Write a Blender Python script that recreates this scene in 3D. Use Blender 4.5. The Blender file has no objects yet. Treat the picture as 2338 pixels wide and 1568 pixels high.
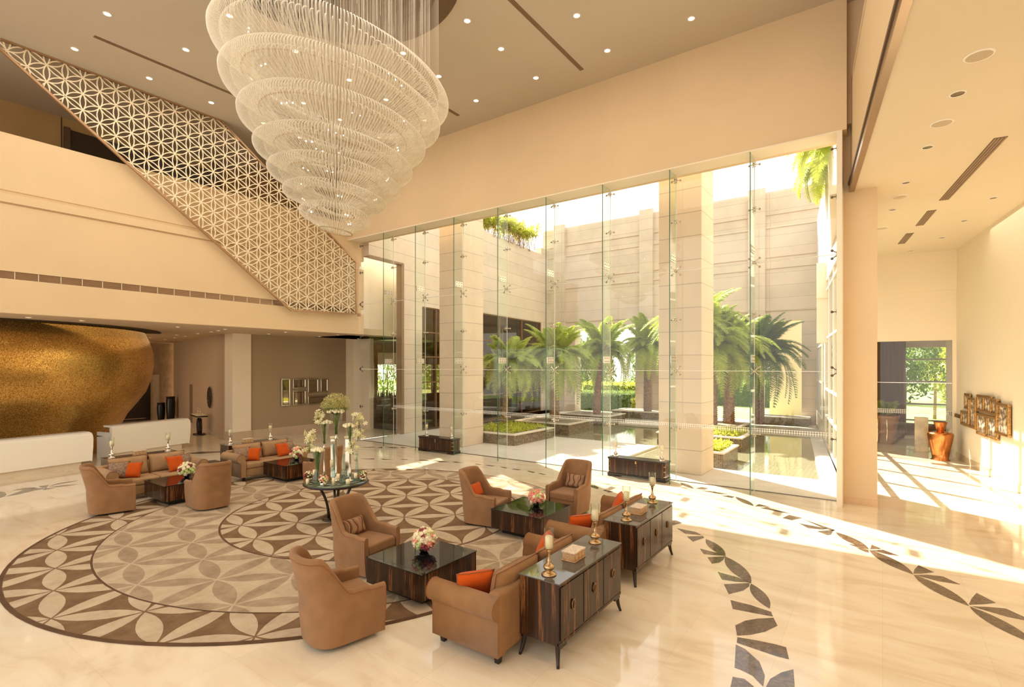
import bpy, bmesh, math, random
from mathutils import Vector, Matrix
random.seed(7)
PI = math.pi
C = bpy.context.scene.collection
# ---------------------------------------------------------------- camera
YAW = math.radians(35.45)          # the camera looks 35 degrees left of the glass front's normal
CAM_H = 3.0
FPX = 1189.0                       # focal length in pixels of the 2338-wide frame
cam_d = bpy.data.cameras.new('camera'); cam = bpy.data.objects.new('camera', cam_d); C.objects.link(cam)
cam.location = (0, 0, CAM_H); cam.rotation_euler = (PI/2, 0, YAW)
cam_d.sensor_fit = 'HORIZONTAL'; cam_d.sensor_width = 36; cam_d.lens = FPX/2338*36
cam_d.shift_y = (835.2-784)/2338; cam_d.clip_start = .1; cam_d.clip_end = 500
sc = bpy.context.scene; sc.camera = cam
# ---------------------------------------------------------------- exposure
sc.view_settings.view_transform = 'Standard'; sc.view_settings.look = 'None'
sc.view_settings.gamma = 1; sc.view_settings.use_curve_mapping = False
sc.view_settings.exposure = 0.16
cy = sc.cycles
cy.max_bounces = 10; cy.diffuse_bounces = 5; cy.glossy_bounces = 4; cy.transmission_bounces = 6
cy.transparent_max_bounces = 40; cy.caustics_reflective = False; cy.caustics_refractive = False
cy.sample_clamp_indirect = 4; cy.use_denoising = True
# ---------------------------------------------------------------- sky
SKY = 2.0
w = bpy.data.worlds.new('sky'); sc.world = w; w.use_nodes = True
nt = w.node_tree; nt.nodes.clear()
out = nt.nodes.new('ShaderNodeOutputWorld'); bg = nt.nodes.new('ShaderNodeBackground')
tc = nt.nodes.new('ShaderNodeTexCoord'); sp = nt.nodes.new('ShaderNodeSeparateXYZ'); rp = nt.nodes.new('ShaderNodeValToRGB')
rp.color_ramp.elements[0].position = 0; rp.color_ramp.elements[0].color = (1.0, .92, .80, 1)
rp.color_ramp.elements[1].position = .8; rp.color_ramp.elements[1].color = (.86, .88, .90, 1)
nt.links.new(tc.outputs['Generated'], sp.inputs[0]); nt.links.new(sp.outputs['Z'], rp.inputs[0])
nt.links.new(rp.outputs[0], bg.inputs[0]); bg.inputs[1].default_value = SKY
nt.links.new(bg.outputs[0], out.inputs[0])
# ---------------------------------------------------------------- sun
SUN_EL = math.radians(46); SUN_DIR = Vector((.86, -.5, 0)).normalized()
sd = bpy.data.lights.new('sun', 'SUN'); sun = bpy.data.objects.new('sun', sd); C.objects.link(sun)
sd.energy = 14; sd.angle = math.radians(.7); sd.color = (1, .93, .80)
dv = Vector((SUN_DIR.x*math.cos(SUN_EL), SUN_DIR.y*math.cos(SUN_EL), -math.sin(SUN_EL)))
sun.rotation_euler = dv.to_track_quat('-Z', 'Y').to_euler(); sun.location = (-30, 40, 40)
# ---------------------------------------------------------------- unseen area fills added below the ceilings
def area(name, loc, sx, sy, power, col=(1, .87, .70), rot=(0, 0, 0)):
    l = bpy.data.lights.new(name, 'AREA'); l.shape = 'RECTANGLE'; l.size = sx; l.size_y = sy
    l.energy = power; l.color = col
    o = bpy.data.objects.new(name, l); C.objects.link(o); o.location = loc; o.rotation_euler = rot
    return o
area('lobby_downlight_fill', (-9, 6, 10.7), 15, 9, 650)  # added fill standing in for the combined output of the small downlights
area('reception_downlight_fill', (-26, 6, 4.25), 12, 8, 150, (1, .72, .42))  # added fill under the low reception ceiling, for its downlights
area('side_hall_fill', (2.2, 11, 6.7), 2.6, 16, 150)  # added fill to brighten the hall; its own downlights are unlit
# ================================================================ helpers
def link(o, parent=None):
    C.objects.link(o)
    if parent: o.parent = parent
    return o
class MB:
    """collects faces (with material slots) for ONE mesh object"""
    def __init__(s): s.v = []; s.f = []; s.m = []; s.uv = None; s.sm = []
    def add(s, vs, fs, mat=0, M=None, smooth=False):
        b = len(s.v)
        for p in vs:
            p = Vector(p); s.v.append(tuple(M @ p if M else p))
        for f in fs: s.f.append(tuple(b+i for i in f)); s.m.append(mat); s.sm.append(smooth)
        return s
    def box(s, x0, x1, y0, y1, z0, z1, mat=0, M=None):
        v = [(x0,y0,z0),(x1,y0,z0),(x1,y1,z0),(x0,y1,z0),(x0,y0,z1),(x1,y0,z1),(x1,y1,z1),(x0,y1,z1)]
        return s.add(v, [(0,3,2,1),(4,5,6,7),(0,1,5,4),(1,2,6,5),(2,3,7,6),(3,0,4,7)], mat, M)
    def prism(s, pts, z0, z1, mat=0, M=None, smooth=False):
        n = len(pts)
        v = [(x,y,z0) for x,y in pts]+[(x,y,z1) for x,y in pts]
        s.add(v, [tuple(range(n-1,-1,-1)), tuple(range(n,2*n))], mat, M)
        b = len(s.v)-2*n
        for i in range(n):
            j = (i+1)%n; s.f.append((b+i,b+j,b+n+j,b+n+i)); s.m.append(mat); s.sm.append(smooth)
        return s
    def wallseg(s, a, b, z0, z1, th, mat=0):
        """vertical slab from a to b (plan), thickness th to the left of a->b"""
        a = Vector(a); b = Vector(b); d = (b-a).normalized(); n = Vector((-d.y, d.x))*th
        return s.prism([tuple(a),tuple(b),tuple(b+n),tuple(a+n)], z0, z1, mat)
    def lathe(s, prof, seg=24, mat=0, M=None, cap=True, smooth=True, a0=0, a1=2*PI):
        full = abs(a1-a0-2*PI) < 1e-6; n = seg if full else seg+1
        v = []
        for r, z in prof:
            for i in range(n):
                a = a0+(a1-a0)*i/seg; v.append((r*math.cos(a), r*math.sin(a), z))
        f = []
        for k in range(len(prof)-1):
            for i in range(seg):
                j = (i+1)%n; f.append((k*n+i, k*n+j, (k+1)*n+j, (k+1)*n+i))
        s.add(v, f, mat, M, smooth)
        if cap and full:
            b = len(s.v)-len(v)
            if prof[0][0] > 1e-4: s.f.append(tuple(b+i for i in range(n-1,-1,-1))); s.m.append(mat); s.sm.append(False)
            if prof[-1][0] > 1e-4: s.f.append(tuple(b+(len(prof)-1)*n+i for i in range(n))); s.m.append(mat); s.sm.append(False)
        return s
    def tube(s, pts, r, seg=8, mat=0, M=None, cap=True):
        pts = [Vector(p) for p in pts]; n = len(pts); rr = r if isinstance(r, (list, tuple)) else [r]*n
        t0 = (pts[1]-pts[0]).normalized(); up = Vector((0,0,1)) if abs(t0.z) < .9 else Vector((1,0,0))
        u = t0.cross(up).normalized(); v = []
        for i, p in enumerate(pts):
            t = (pts[min(i+1,n-1)]-pts[max(i-1,0)]).normalized()
            u = (u - t*u.dot(t)).normalized(); w_ = t.cross(u)
            for k in range(seg):
                a = 2*PI*k/seg; v.append(tuple(p+(u*math.cos(a)+w_*math.sin(a))*rr[i]))
        f = [(i*seg+k, i*seg+(k+1)%seg, (i+1)*seg+(k+1)%seg, (i+1)*seg+k) for i in range(n-1) for k in range(seg)]
        if cap: f += [tuple(range(seg-1,-1,-1)), tuple((n-1)*seg+k for k in range(seg))]
        return s.add(v, f, mat, M, True)
    def sphere(s, c, r, seg=10, rings=6, mat=0, sz=1):
        pr = [(r*math.sin(PI*k/rings), -r*sz*math.cos(PI*k/rings)) for k in range(rings+1)]
        pr[0] = (r*.02, pr[0][1]); pr[-1] = (r*.02, pr[-1][1])
        return s.lathe(pr, seg, mat, Matrix.Translation(c))
    def grid(s, fn, nu, nv, mat=0, M=None, closeu=False, smooth=True):
        v = [fn(i/(nu if closeu else nu), j/nv) for j in range(nv+1) for i in range(nu if closeu else nu+1)]
        w_ = nu if closeu else nu+1
        f = [(j*w_+i, j*w_+(i+1)%w_, (j+1)*w_+(i+1)%w_, (j+1)*w_+i) for j in range(nv) for i in range(nu)]
        return s.add(v, f, mat, M, smooth)
    def build(s, name, mats, parent=None, bevel=0, bseg=2, subsurf=0, weld=False):
        me = bpy.data.meshes.new(name); me.from_pydata(s.v, [], s.f)
        if not isinstance(mats, (list, tuple)): mats = [mats]
        for m in mats: me.materials.append(m)
        for i, p in enumerate(me.polygons): p.material_index = s.m[i]; p.use_smooth = s.sm[i]
        me.update()
        if weld:
            bm = bmesh.new(); bm.from_mesh(me); bmesh.ops.remove_doubles(bm, verts=bm.verts, dist=1e-4); bm.to_mesh(me); bm.free()
        o = bpy.data.objects.new(name, me); link(o, parent)
        if bevel:
            b = o.modifiers.new('bevel', 'BEVEL'); b.width = bevel; b.segments = bseg; b.limit_method = 'ANGLE'; b.angle_limit = math.radians(40)
            for p in me.polygons: p.use_smooth = True
            wn = o.modifiers.new('wn', 'WEIGHTED_NORMAL')
        if subsurf:
            b = o.modifiers.new('sub', 'SUBSURF'); b.levels = b.render_levels = subsurf
            for p in me.polygons: p.use_smooth = True
        return o
def T(x=0, y=0, z=0): return Matrix.Translation((x, y, z))
def RZ(a): return Matrix.Rotation(a, 4, 'Z')
def RX(a): return Matrix.Rotation(a, 4, 'X')
def RY(a): return Matrix.Rotation(a, 4, 'Y')
def tag(o, label, cat, group=None, kind=None):
    o['label'] = label; o['category'] = cat
    if group: o['group'] = group
    if kind: o['kind'] = kind
    return o
def thing(name, label, cat, loc=(0,0,0), rz=0, group=None):
    o = bpy.data.objects.new(name, None); o.empty_display_size = .1; C.objects.link(o)
    o.location = loc; o.rotation_euler = (0, 0, rz)
    return tag(o, label, cat, group)
def struct(o): o['kind'] = 'structure'; return o
def dup(root, loc, rz=0, label=None, group=None, name=None):
    """copy of a thing with copies of its parts and sub-parts; mesh data shared"""
    r = root.copy(); C.objects.link(r); r.location = loc; r.rotation_euler = (0, 0, rz)
    if label: r['label'] = label
    if group: r['group'] = group
    for ch in list(root.children):
        c = ch.copy(); C.objects.link(c); c.parent = r
        for g in ch.children:
            d = g.copy(); C.objects.link(d); d.parent = c
    return r
# ================================================================ materials
MATS = {}
def mat(name, col, rough=.5, metal=0, spec=.5, coat=0, emis=None, estr=0):
    m = bpy.data.materials.new(name); m.use_nodes = True
    b = m.node_tree.nodes['Principled BSDF']
    b.inputs['Base Color'].default_value = (*col, 1); b.inputs['Roughness'].default_value = rough
    b.inputs['Metallic'].default_value = metal; b.inputs['Specular IOR Level'].default_value = spec
    b.inputs['Coat Weight'].default_value = coat; b.inputs['Coat Roughness'].default_value = .05
    if emis: b.inputs['Emission Color'].default_value = (*emis, 1); b.inputs['Emission Strength'].default_value = estr
    MATS[name] = m
    return m
def N(m, t, **k):
    n = m.node_tree.nodes.new(t)
    for a, v in k.items(): setattr(n, a, v)
    return n
def L(m, a, b): m.node_tree.links.new(a, b)
def bsdf(m): return m.node_tree.nodes['Principled BSDF']
def coords(m, scale=(1,1,1), rot=(0,0,0), kind='Object'):
    t = N(m, 'ShaderNodeTexCoord'); p = N(m, 'ShaderNodeMapping'); p.inputs['Scale'].default_value = scale; p.inputs['Rotation'].default_value = rot
    L(m, t.outputs[kind], p.inputs[0]); return p.outputs[0]
def noise(m, vec, scale=5, detail=3, rough=.5, dist=0):
    n = N(m, 'ShaderNodeTexNoise'); n.inputs['Scale'].default_value = scale; n.inputs['Detail'].default_value = detail
    n.inputs['Roughness'].default_value = rough; n.inputs['Distortion'].default_value = dist
    L(m, vec, n.inputs['Vector']); return n.outputs['Fac']
def ramp(m, fac, stops):
    r = N(m, 'ShaderNodeValToRGB'); e = r.color_ramp.elements
    while len(e) < len(stops): e.new(.5)
    for i, (p, c) in enumerate(stops): e[i].position = p; e[i].color = (*c, 1)
    L(m, fac, r.inputs[0]); return r.outputs[0]
def bump(m, h, strength=.3, dist=.01):
    b = N(m, 'ShaderNodeBump'); b.inputs['Strength'].default_value = strength; b.inputs['Distance'].default_value = dist
    L(m, h, b.inputs['Height']); L(m, b.outputs[0], bsdf(m).inputs['Normal'])
def varied(name, col, amt=.12, scale=3, rough=.6, bscale=0, bstr=.2, **k):
    m = mat(name, col, rough, **k); c = coords(m)
    lo = tuple(x*(1-amt) for x in col); hi = tuple(min(1, x*(1+amt)) for x in col)
    L(m, ramp(m, noise(m, c, scale, 4), [(.3, lo), (.7, hi)]), bsdf(m).inputs['Base Color'])
    if bscale: bump(m, noise(m, c, bscale, 2), bstr, .004)
    return m
plaster = varied('warm_plaster', (.72, .545, .34), .03, .6, .75)
plaster_pale = varied('pale_plaster', (.86, .76, .60), .03, .6, .7)
ceil_m = varied('ceiling_paint', (.54, .47, .38), .03, .4, .7)
white_m = varied('white_lacquer', (.90, .86, .78), .02, .5, .25)
brown_frame = mat('bronze_frame', (.22, .12, .06), .4, .3)
gold_frame_m = varied('gold_leaf', (.50, .29, .11), .35, 30, .35, 60, .6, metal=.8)
steel = mat('steel', (.62, .56, .48), .18, 1)
dark_steel = mat('dark_steel', (.18, .15, .13), .3, .9)
brass = mat('antique_brass', (.50, .34, .18), .28, 1)
bronze = mat('dark_bronze_ring', (.28, .17, .09), .3, 1)
silver = mat('silver', (.75, .68, .60), .12, 1)
black_m = mat('black_paint', (.012, .010, .009), .3)
black_glass = mat('black_glass_top', (.006, .006, .007), .03, 0, .4)
trim_brown = varied('brushed_bronze', (.36, .23, .14), .06, 2, .35, metal=.5)
# marble floor: cream with soft diagonal veins and faint slab joints
marble = mat('cream_marble', (.78, .64, .46), .07, 0, .5)
c = coords(marble, (.5, 1.6, 1), (0, 0, .35)); n1 = noise(marble, c, 1.3, 6, .55, 1.5)
colr = ramp(marble, n1, [(.3, (.70, .56, .39)), (.46, (.80, .67, .50)), (.6, (.83, .72, .56)), (.8, (.85, .76, .61))])
c2 = coords(marble, (1, 1, 1), (0, 0, 0)); bk = N(marble, 'ShaderNodeTexBrick'); L(marble, c2, bk.inputs['Vector'])
bk.offset = 0; bk.inputs['Scale'].default_value = 1; bk.inputs['Mortar Size'].default_value = .0025; bk.inputs['Brick Width'].default_value = .9; bk.inputs['Row Height'].default_value = .9
bk.inputs['Color1'].default_value = (1,1,1,1); bk.inputs['Color2'].default_value = (.94,.94,.93,1); bk.inputs['Mortar'].default_value = (.86,.84,.80,1)
mx = N(marble, 'ShaderNodeMix', data_type='RGBA', blend_type='MULTIPLY'); mx.inputs[0].default_value = 1
L(marble, colr, mx.inputs[6]); L(marble, bk.outputs[0], mx.inputs[7]); L(marble, mx.outputs[2], bsdf(marble).inputs['Base Color'])
emper = mat('dark_emperador_marble', (.12, .07, .04), .07)
c = coords(emper); L(emper, ramp(emper, noise(emper, c, 9, 8, .7, 2), [(.35, (.06, .036, .02)), (.55, (.15, .09, .055)), (.68, (.24, .15, .09)), (.75, (.5, .36, .24))]), bsdf(emper).inputs['Base Color'])
# carpet
def carpet(name, lo, hi):
    m = mat(name, hi, .95, 0, .1); c = coords(m)
    L(m, ramp(m, noise(m, c, 3.2, 8, .7), [(.3, lo), (.7, hi)]), bsdf(m).inputs['Base Color']); bump(m, noise(m, c, 180, 2), .5, .004)
    return m
carp_dark = carpet('carpet_brown', (.145, .085, .045), (.25, .155, .085))
carp_light = carpet('carpet_cream', (.43, .325, .22), (.60, .48, .34))
carp_taupe = carpet('carpet_taupe', (.27, .19, .12), (.45, .345, .235))
carp_edge = carpet('carpet_edge', (.10, .055, .03), (.15, .085, .05))
# macassar ebony
def ebony(name, dark, lightc, rough=.24, axis=2):
    m = mat(name, dark, rough, 0, .35, .08); s = [11, 11, 11]; s[axis] = .55
    c = coords(m, tuple(s)); n = noise(m, c, 1.0, 5, .65, .25)
    L(m, ramp(m, n, [(.44, dark), (.56, tuple(d*1.7 for d in dark)), (.63, lightc), (.66, tuple(d*1.6 for d in dark)), (.84, lightc)]), bsdf(m).inputs['Base Color'])
    return m
wood = ebony('macassar_ebony', (.026, .011, .005), (.22, .085, .026))
wood_side = ebony('macassar_ebony_horizontal', (.03, .013, .006), (.15, .06, .02), .15, 1)
dark_wood = mat('dark_stained_wood', (.018, .009, .006), .25)
# fabrics
def fabric(name, col, rough=.85, sheen=.3, bs=140):
    m = mat(name, col, rough, 0, .15); bsdf(m).inputs['Sheen Weight'].default_value = sheen
    c = coords(m); lo = tuple(x*.88 for x in col); hi = tuple(x*1.1 for x in col)
    L(m, ramp(m, noise(m, c, 5, 3), [(.3, lo), (.7, hi)]), bsdf(m).inputs['Base Color']); bump(m, noise(m, c, bs, 2), .35, .003)
    return m
tan_f = fabric('tan_linen', (.285, .145, .06), .85, .08)
chair_f = fabric('caramel_velvet', (.29, .15, .068), .65, .12, 60)
sand_f = fabric('sand_linen', (.38, .23, .115), .85, .08)
orange_f = fabric('orange_velvet', (.54, .08, .004), .75, .1, 80)
rust_f = fabric('piping_rust', (.26, .09, .03))
brocade_f = varied('bronze_brocade', (.24, .14, .08), .5, 22, .45, 60, .3)
def wavy(name, cols):
    m = mat(name, cols[0], .8); c = coords(m, (1,1,1))
    wv = N(m, 'ShaderNodeTexWave'); wv.inputs['Scale'].default_value = 2.6; wv.inputs['Distortion'].default_value = 3.5; wv.inputs['Detail'].default_value = 0; wv.inputs['Detail Scale'].default_value = 2.5
    L(m, c, wv.inputs['Vector']); n = len(cols); r = N(m, 'ShaderNodeValToRGB'); r.color_ramp.interpolation = 'CONSTANT'; e = r.color_ramp.elements
    while len(e) < n: e.new(.5)
    for i, q in enumerate(cols): e[i].position = i/n; e[i].color = (*q, 1)
    L(m, wv.outputs['Fac'], r.inputs[0]); L(m, r.outputs[0], bsdf(m).inputs['Base Color']); return m
wavy_f = wavy('wavy_stripe_fabric', [(.13,.045,.02), (.42,.27,.14), (.24,.12,.06), (.36,.10,.05), (.30,.20,.10)])
wax = mat('candle_wax', (.88, .76, .50), .5); bsdf(wax).inputs['Subsurface Weight'].default_value = .2
# glass without refraction: clear sheet with a Fresnel reflection
def sheet_glass(name, tint, refl=1.0, edge=None):
    m = bpy.data.materials.new(name); m.use_nodes = True; t = m.node_tree; t.nodes.clear()
    o = N(m, 'ShaderNodeOutputMaterial'); tr = N(m, 'ShaderNodeBsdfTransparent'); gl = N(m, 'ShaderNodeBsdfGlossy'); mxs = N(m, 'ShaderNodeMixShader'); fr = N(m, 'ShaderNodeFresnel')
    m.node_tree.nodes.remove(fr); lwt = N(m, 'ShaderNodeLayerWeight'); lwt.inputs[0].default_value = .5   # Schlick reflectance, the same on both faces of the sheet
    tr.inputs[0].default_value = (*tint, 1); gl.inputs['Roughness'].default_value = .01
    pw = N(m, 'ShaderNodeMath', operation='POWER'); pw.inputs[1].default_value = 5; L(m, lwt.outputs['Facing'], pw.inputs[0])
    mu = N(m, 'ShaderNodeMath', operation='MULTIPLY_ADD'); mu.inputs[1].default_value = .8*refl; mu.inputs[2].default_value = .035*refl; mu.use_clamp = True
    L(m, pw.outputs[0], mu.inputs[0]); L(m, mu.outputs[0], mxs.inputs[0]); L(m, tr.outputs[0], mxs.inputs[1]); L(m, gl.outputs[0], mxs.inputs[2]); L(m, mxs.outputs[0], o.inputs[0])
    MATS[name] = m; return m
pane_g = sheet_glass('clear_pane', (.985, .99, .975), .9)
fin_g = sheet_glass('fin_glass', (.95, .985, .955), .7)
pale_edge = mat('pale_sealant', (.80, .80, .72), .4)
edge_g = mat('green_glass_edge', (.012, .11, .06), .15, 0, .8)
dark_g = sheet_glass('smoked_pane', (.55, .50, .42), 1.3)
vase_g = sheet_glass('vase_glass', (.97, .98, .96), 1.1)
glass_blue = sheet_glass('bluish_glass', (.72, .86, .80), 1.8)
frit = bpy.data.materials.new('white_frit'); frit.use_nodes = True
fb = bsdf(frit); fb.inputs['Base Color'].default_value = (.95, .93, .88, 1); fb.inputs['Roughness'].default_value = .6
c = coords(frit, (19, 0, 19)); vo = N(frit, 'ShaderNodeTexVoronoi', voronoi_dimensions='3D'); vo.inputs['Randomness'].default_value = 0; vo.inputs['Scale'].default_value = 1
L(frit, c, vo.inputs['Vector']); gt = N(frit, 'ShaderNodeMath', operation='GREATER_THAN'); gt.inputs[1].default_value = .42
L(frit, vo.outputs['Distance'], gt.inputs[0]); fm = N(frit, 'ShaderNodeMath', operation='MULTIPLY'); fm.inputs[1].default_value = .7; L(frit, gt.outputs[0], fm.inputs[0]); L(frit, fm.outputs[0], fb.inputs['Alpha'])
rod_m = bpy.data.materials.new('crystal_rod'); rod_m.use_nodes = True; rod_m.node_tree.nodes.clear()
o_ = N(rod_m, 'ShaderNodeOutputMaterial'); a_ = N(rod_m, 'ShaderNodeBsdfTransparent'); b_ = N(rod_m, 'ShaderNodeBsdfPrincipled'); m_ = N(rod_m, 'ShaderNodeMixShader')
a_.inputs[0].default_value = (.97, .95, .90, 1); b_.inputs['Base Color'].default_value = (.90, .86, .78, 1); b_.inputs['Roughness'].default_value = .12; b_.inputs['Specular IOR Level'].default_value = 1
lw = N(rod_m, 'ShaderNodeLayerWeight'); lw.inputs[0].default_value = .55; mr = N(rod_m, 'ShaderNodeMapRange'); mr.inputs[3].default_value = .13; mr.inputs[4].default_value = .85
L(rod_m, lw.outputs['Facing'], mr.inputs[0]); L(rod_m, mr.outputs[0], m_.inputs[0]); L(rod_m, a_.outputs[0], m_.inputs[1]); L(rod_m, b_.outputs[0], m_.inputs[2]); L(rod_m, m_.outputs[0], o_.inputs[0])
lamp_e = mat('lamp_glow', (1, .9, .75), .5, emis=(1, .88, .66), estr=6)
bulb_e = mat('bulb_glow', (1, .9, .75), .5, emis=(1, .9, .7), estr=14)
# stone cladding with joints
def stone(name, col, bw=2.4, rh=.62, joint=.012, dark=.55, amt=.07, rough=.6):
    m = mat(name, col, rough, 0, .3); t = N(m, 'ShaderNodeTexCoord'); sx = N(m, 'ShaderNodeSeparateXYZ'); cx = N(m, 'ShaderNodeCombineXYZ'); ad = N(m, 'ShaderNodeMath', operation='ADD')
    L(m, t.outputs['Object'], sx.inputs[0]); L(m, sx.outputs[0], ad.inputs[0]); L(m, sx.outputs[1], ad.inputs[1]); L(m, ad.outputs[0], cx.inputs[0]); L(m, sx.outputs[2], cx.inputs[1])
    b = N(m, 'ShaderNodeTexBrick'); b.offset = 0; b.inputs['Scale'].default_value = 1; b.inputs['Mortar Size'].default_value = joint; b.inputs['Mortar Smooth'].default_value = .2
    b.inputs['Brick Width'].default_value = bw; b.inputs['Row Height'].default_value = rh
    b.inputs['Color1'].default_value = (*col, 1); b.inputs['Color2'].default_value = (*[x*.93 for x in col], 1); b.inputs['Mortar'].default_value = (*[x*dark for x in col], 1)
    L(m, cx.outputs[0], b.inputs['Vector'])
    mxn = N(m, 'ShaderNodeMix', data_type='RGBA', blend_type='MULTIPLY'); mxn.inputs[0].default_value = 1
    L(m, b.outputs[0], mxn.inputs[6]); L(m, ramp(m, noise(m, t.outputs['Object'], 1.2, 6, .6), [(.3, (1-amt,)*3), (.7, (1+amt*.3,)*3)]), mxn.inputs[7]); L(m, mxn.outputs[2], bsdf(m).inputs['Base Color'])
    return m
stone_m = stone('beige_stone', (.74, .62, .49), 30, .66, .012, .62)
stone_back = stone('weathered_stone', (.68, .56, .43), 3.2, .66, .014, .72, .12)
deck_m = stone('deck_stone', (.78, .70, .58), 30, 30, .01, .8)
mosaic_m = mat('dark_mosaic_tile', (.2, .15, .1), .25)
c = coords(mosaic_m); sx = N(mosaic_m, 'ShaderNodeSeparateXYZ'); cxx = N(mosaic_m, 'ShaderNodeCombineXYZ'); ad = N(mosaic_m, 'ShaderNodeMath', operation='ADD')
L(mosaic_m, c, sx.inputs[0]); L(mosaic_m, sx.outputs[0], ad.inputs[0]); L(mosaic_m, sx.outputs[1], ad.inputs[1]); L(mosaic_m, ad.outputs[0], cxx.inputs[0]); L(mosaic_m, sx.outputs[2], cxx.inputs[1])
bb = N(mosaic_m, 'ShaderNodeTexBrick'); bb.offset = 0; bb.inputs['Scale'].default_value = 1; bb.inputs['Brick Width'].default_value = .055; bb.inputs['Row Height'].default_value = .055; bb.inputs['Mortar Size'].default_value = .0045
bb.inputs['Color1'].default_value = (.05, .035, .02, 1); bb.inputs['Color2'].default_value = (.24, .17, .10, 1); bb.inputs['Mortar'].default_value = (.34, .28, .20, 1)
L(mosaic_m, cxx.outputs[0], bb.inputs['Vector']); L(mosaic_m, bb.outputs[0], bsdf(mosaic_m).inputs['Base Color'])
water_m = mat('pond_water', (.30, .27, .16), .02, 0, .8); c = coords(water_m); bump(water_m, noise(water_m, c, 6, 3), .06, .02)
bk = N(water_m, 'ShaderNodeTexBrick'); bk.offset = 0; bk.inputs['Scale'].default_value = 1; bk.inputs['Brick Width'].default_value = .12; bk.inputs['Row Height'].default_value = .12; bk.inputs['Mortar Size'].default_value = .006
bk.inputs['Color1'].default_value = (.31, .29, .18, 1); bk.inputs['Color2'].default_value = (.27, .26, .16, 1); bk.inputs['Mortar'].default_value = (.22, .2, .12, 1)
L(water_m, c, bk.inputs['Vector']); L(water_m, bk.outputs[0], bsdf(water_m).inputs['Base Color'])
# gold mosaic on the curved wall (uses the lathe's UV)
gold_mosaic = mat('gold_mosaic', (.6, .35, .1), .3, .85)
uvn = N(gold_mosaic, 'ShaderNodeTexCoord'); sn = N(gold_mosaic, 'ShaderNodeVectorMath', operation='SNAP'); sn.inputs[1].default_value = (.015, .015, .015)
L(gold_mosaic, uvn.outputs['UV'], sn.inputs[0]); wn_ = N(gold_mosaic, 'ShaderNodeTexWhiteNoise', noise_dimensions='3D'); L(gold_mosaic, sn.outputs[0], wn_.inputs[0])
lowf = noise(gold_mosaic, uvn.outputs['UV'], .9, 2); ad2 = N(gold_mosaic, 'ShaderNodeMath', operation='MULTIPLY_ADD'); ad2.inputs[1].default_value = .8; L(gold_mosaic, lowf, ad2.inputs[0]); L(gold_mosaic, wn_.outputs[0], ad2.inputs[2])
gcol = ramp(gold_mosaic, ad2.outputs[0], [(.2, (.34, .17, .035)), (.68, (.40, .20, .045)), (.74, (.56, .32, .08)), (1.0, (.74, .45, .13))])
L(gold_mosaic, gcol, bsdf(gold_mosaic).inputs['Base Color'])
mrg = N(gold_mosaic, 'ShaderNodeMapRange'); mrg.inputs[3].default_value = .42; mrg.inputs[4].default_value = .22; L(gold_mosaic, wn_.outputs[0], mrg.inputs[0]); L(gold_mosaic, mrg.outputs[0], bsdf(gold_mosaic).inputs['Roughness'])
# greenery
def leafm(name, a, b_c, tl=.35):
    m = mat(name, a, .5, 0, .3); c = coords(m); L(m, ramp(m, noise(m, c, 7, 3), [(.3, a), (.7, b_c)]), bsdf(m).inputs['Base Color'])
    n = m.node_tree; tr = N(m, 'ShaderNodeBsdfTranslucent'); tr.inputs[0].default_value = (b_c[0]*1.3, b_c[1]*1.3, b_c[2]*.8, 1); ms = N(m, 'ShaderNodeMixShader'); ms.inputs[0].default_value = tl
    oo = n.nodes['Material Output']; L(m, bsdf(m).outputs[0], ms.inputs[1]); L(m, tr.outputs[0], ms.inputs[2]); L(m, ms.outputs[0], oo.inputs[0]); return m
frond_m = leafm('palm_frond', (.24, .33, .06), (.50, .56, .14))
frond_dk = leafm('palm_frond_dark', (.09, .16, .05), (.20, .28, .09))
leaf_y = leafm('yellow_green_leaf', (.36, .42, .06), (.62, .62, .12))
leaf_g = leafm('green_leaf', (.10, .19, .04), (.26, .34, .08))
leaf_d = leafm('deep_green_leaf', (.05, .10, .03), (.16, .23, .06))
bark = varied('palm_bark', (.32, .19, .11), .35, 9, .9, 30, .6)
lawn_m = varied('lawn', (.40, .48, .14), .15, 2, .9)
gravel_m = varied('grey_gravel', (.35, .28, .2), .4, 60, .9)
# ================================================================ the setting
CEIL = 10.8; FY = 13.6; HY = 13.05; SOF = 8.0; LX = -17.3; LOW = 4.3
# ---- floor slab with marble inlay of petals
CAMF = Vector((-math.sin(YAW), math.cos(YAW))); CAMR = Vector((math.cos(YAW), math.sin(YAW)))
def clip_convex(poly, cx_, cy_, r, n=72):
    """part of a convex polygon inside a circle (Sutherland-Hodgman)"""
    out = poly
    for k in range(n):
        a = 2*PI*(k+.5)/n; nx, ny = math.cos(a), math.sin(a); d = r
        inp = out; out = []
        if not inp: return []
        for i in range(len(inp)):
            p, q = inp[i-1], inp[i]
            fp = (p[0]-cx_)*nx+(p[1]-cy_)*ny-d; fq = (q[0]-cx_)*nx+(q[1]-cy_)*ny-d
            if (fp <= 0) != (fq <= 0):
                t = fp/(fp-fq); out.append((p[0]+(q[0]-p[0])*t, p[1]+(q[1]-p[1])*t))
            if fq <= 0: out.append(q)
    return out
def petal(a, b, w=.134, n=9):
    """vesica between two lattice nodes"""
    ax, ay = a; bx, by = b; dx, dy = bx-ax, by-ay; l = math.hypot(dx, dy); ux, uy = dx/l, dy/l
    P = []
    for s in (1, -1):
        rng = range(n) if s == 1 else range(n, 0, -1)
        for i in rng:
            t = i/n; R_ = (l*l/4+(w*l)**2)/(2*w*l); off = math.sqrt(max(0, R_*R_-((t-.5)*l)**2))-(R_-w*l)
            P.append((ax+ux*t*l-uy*s*off, ay+uy*t*l+ux*s*off))
    return P
fl = MB()
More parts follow.
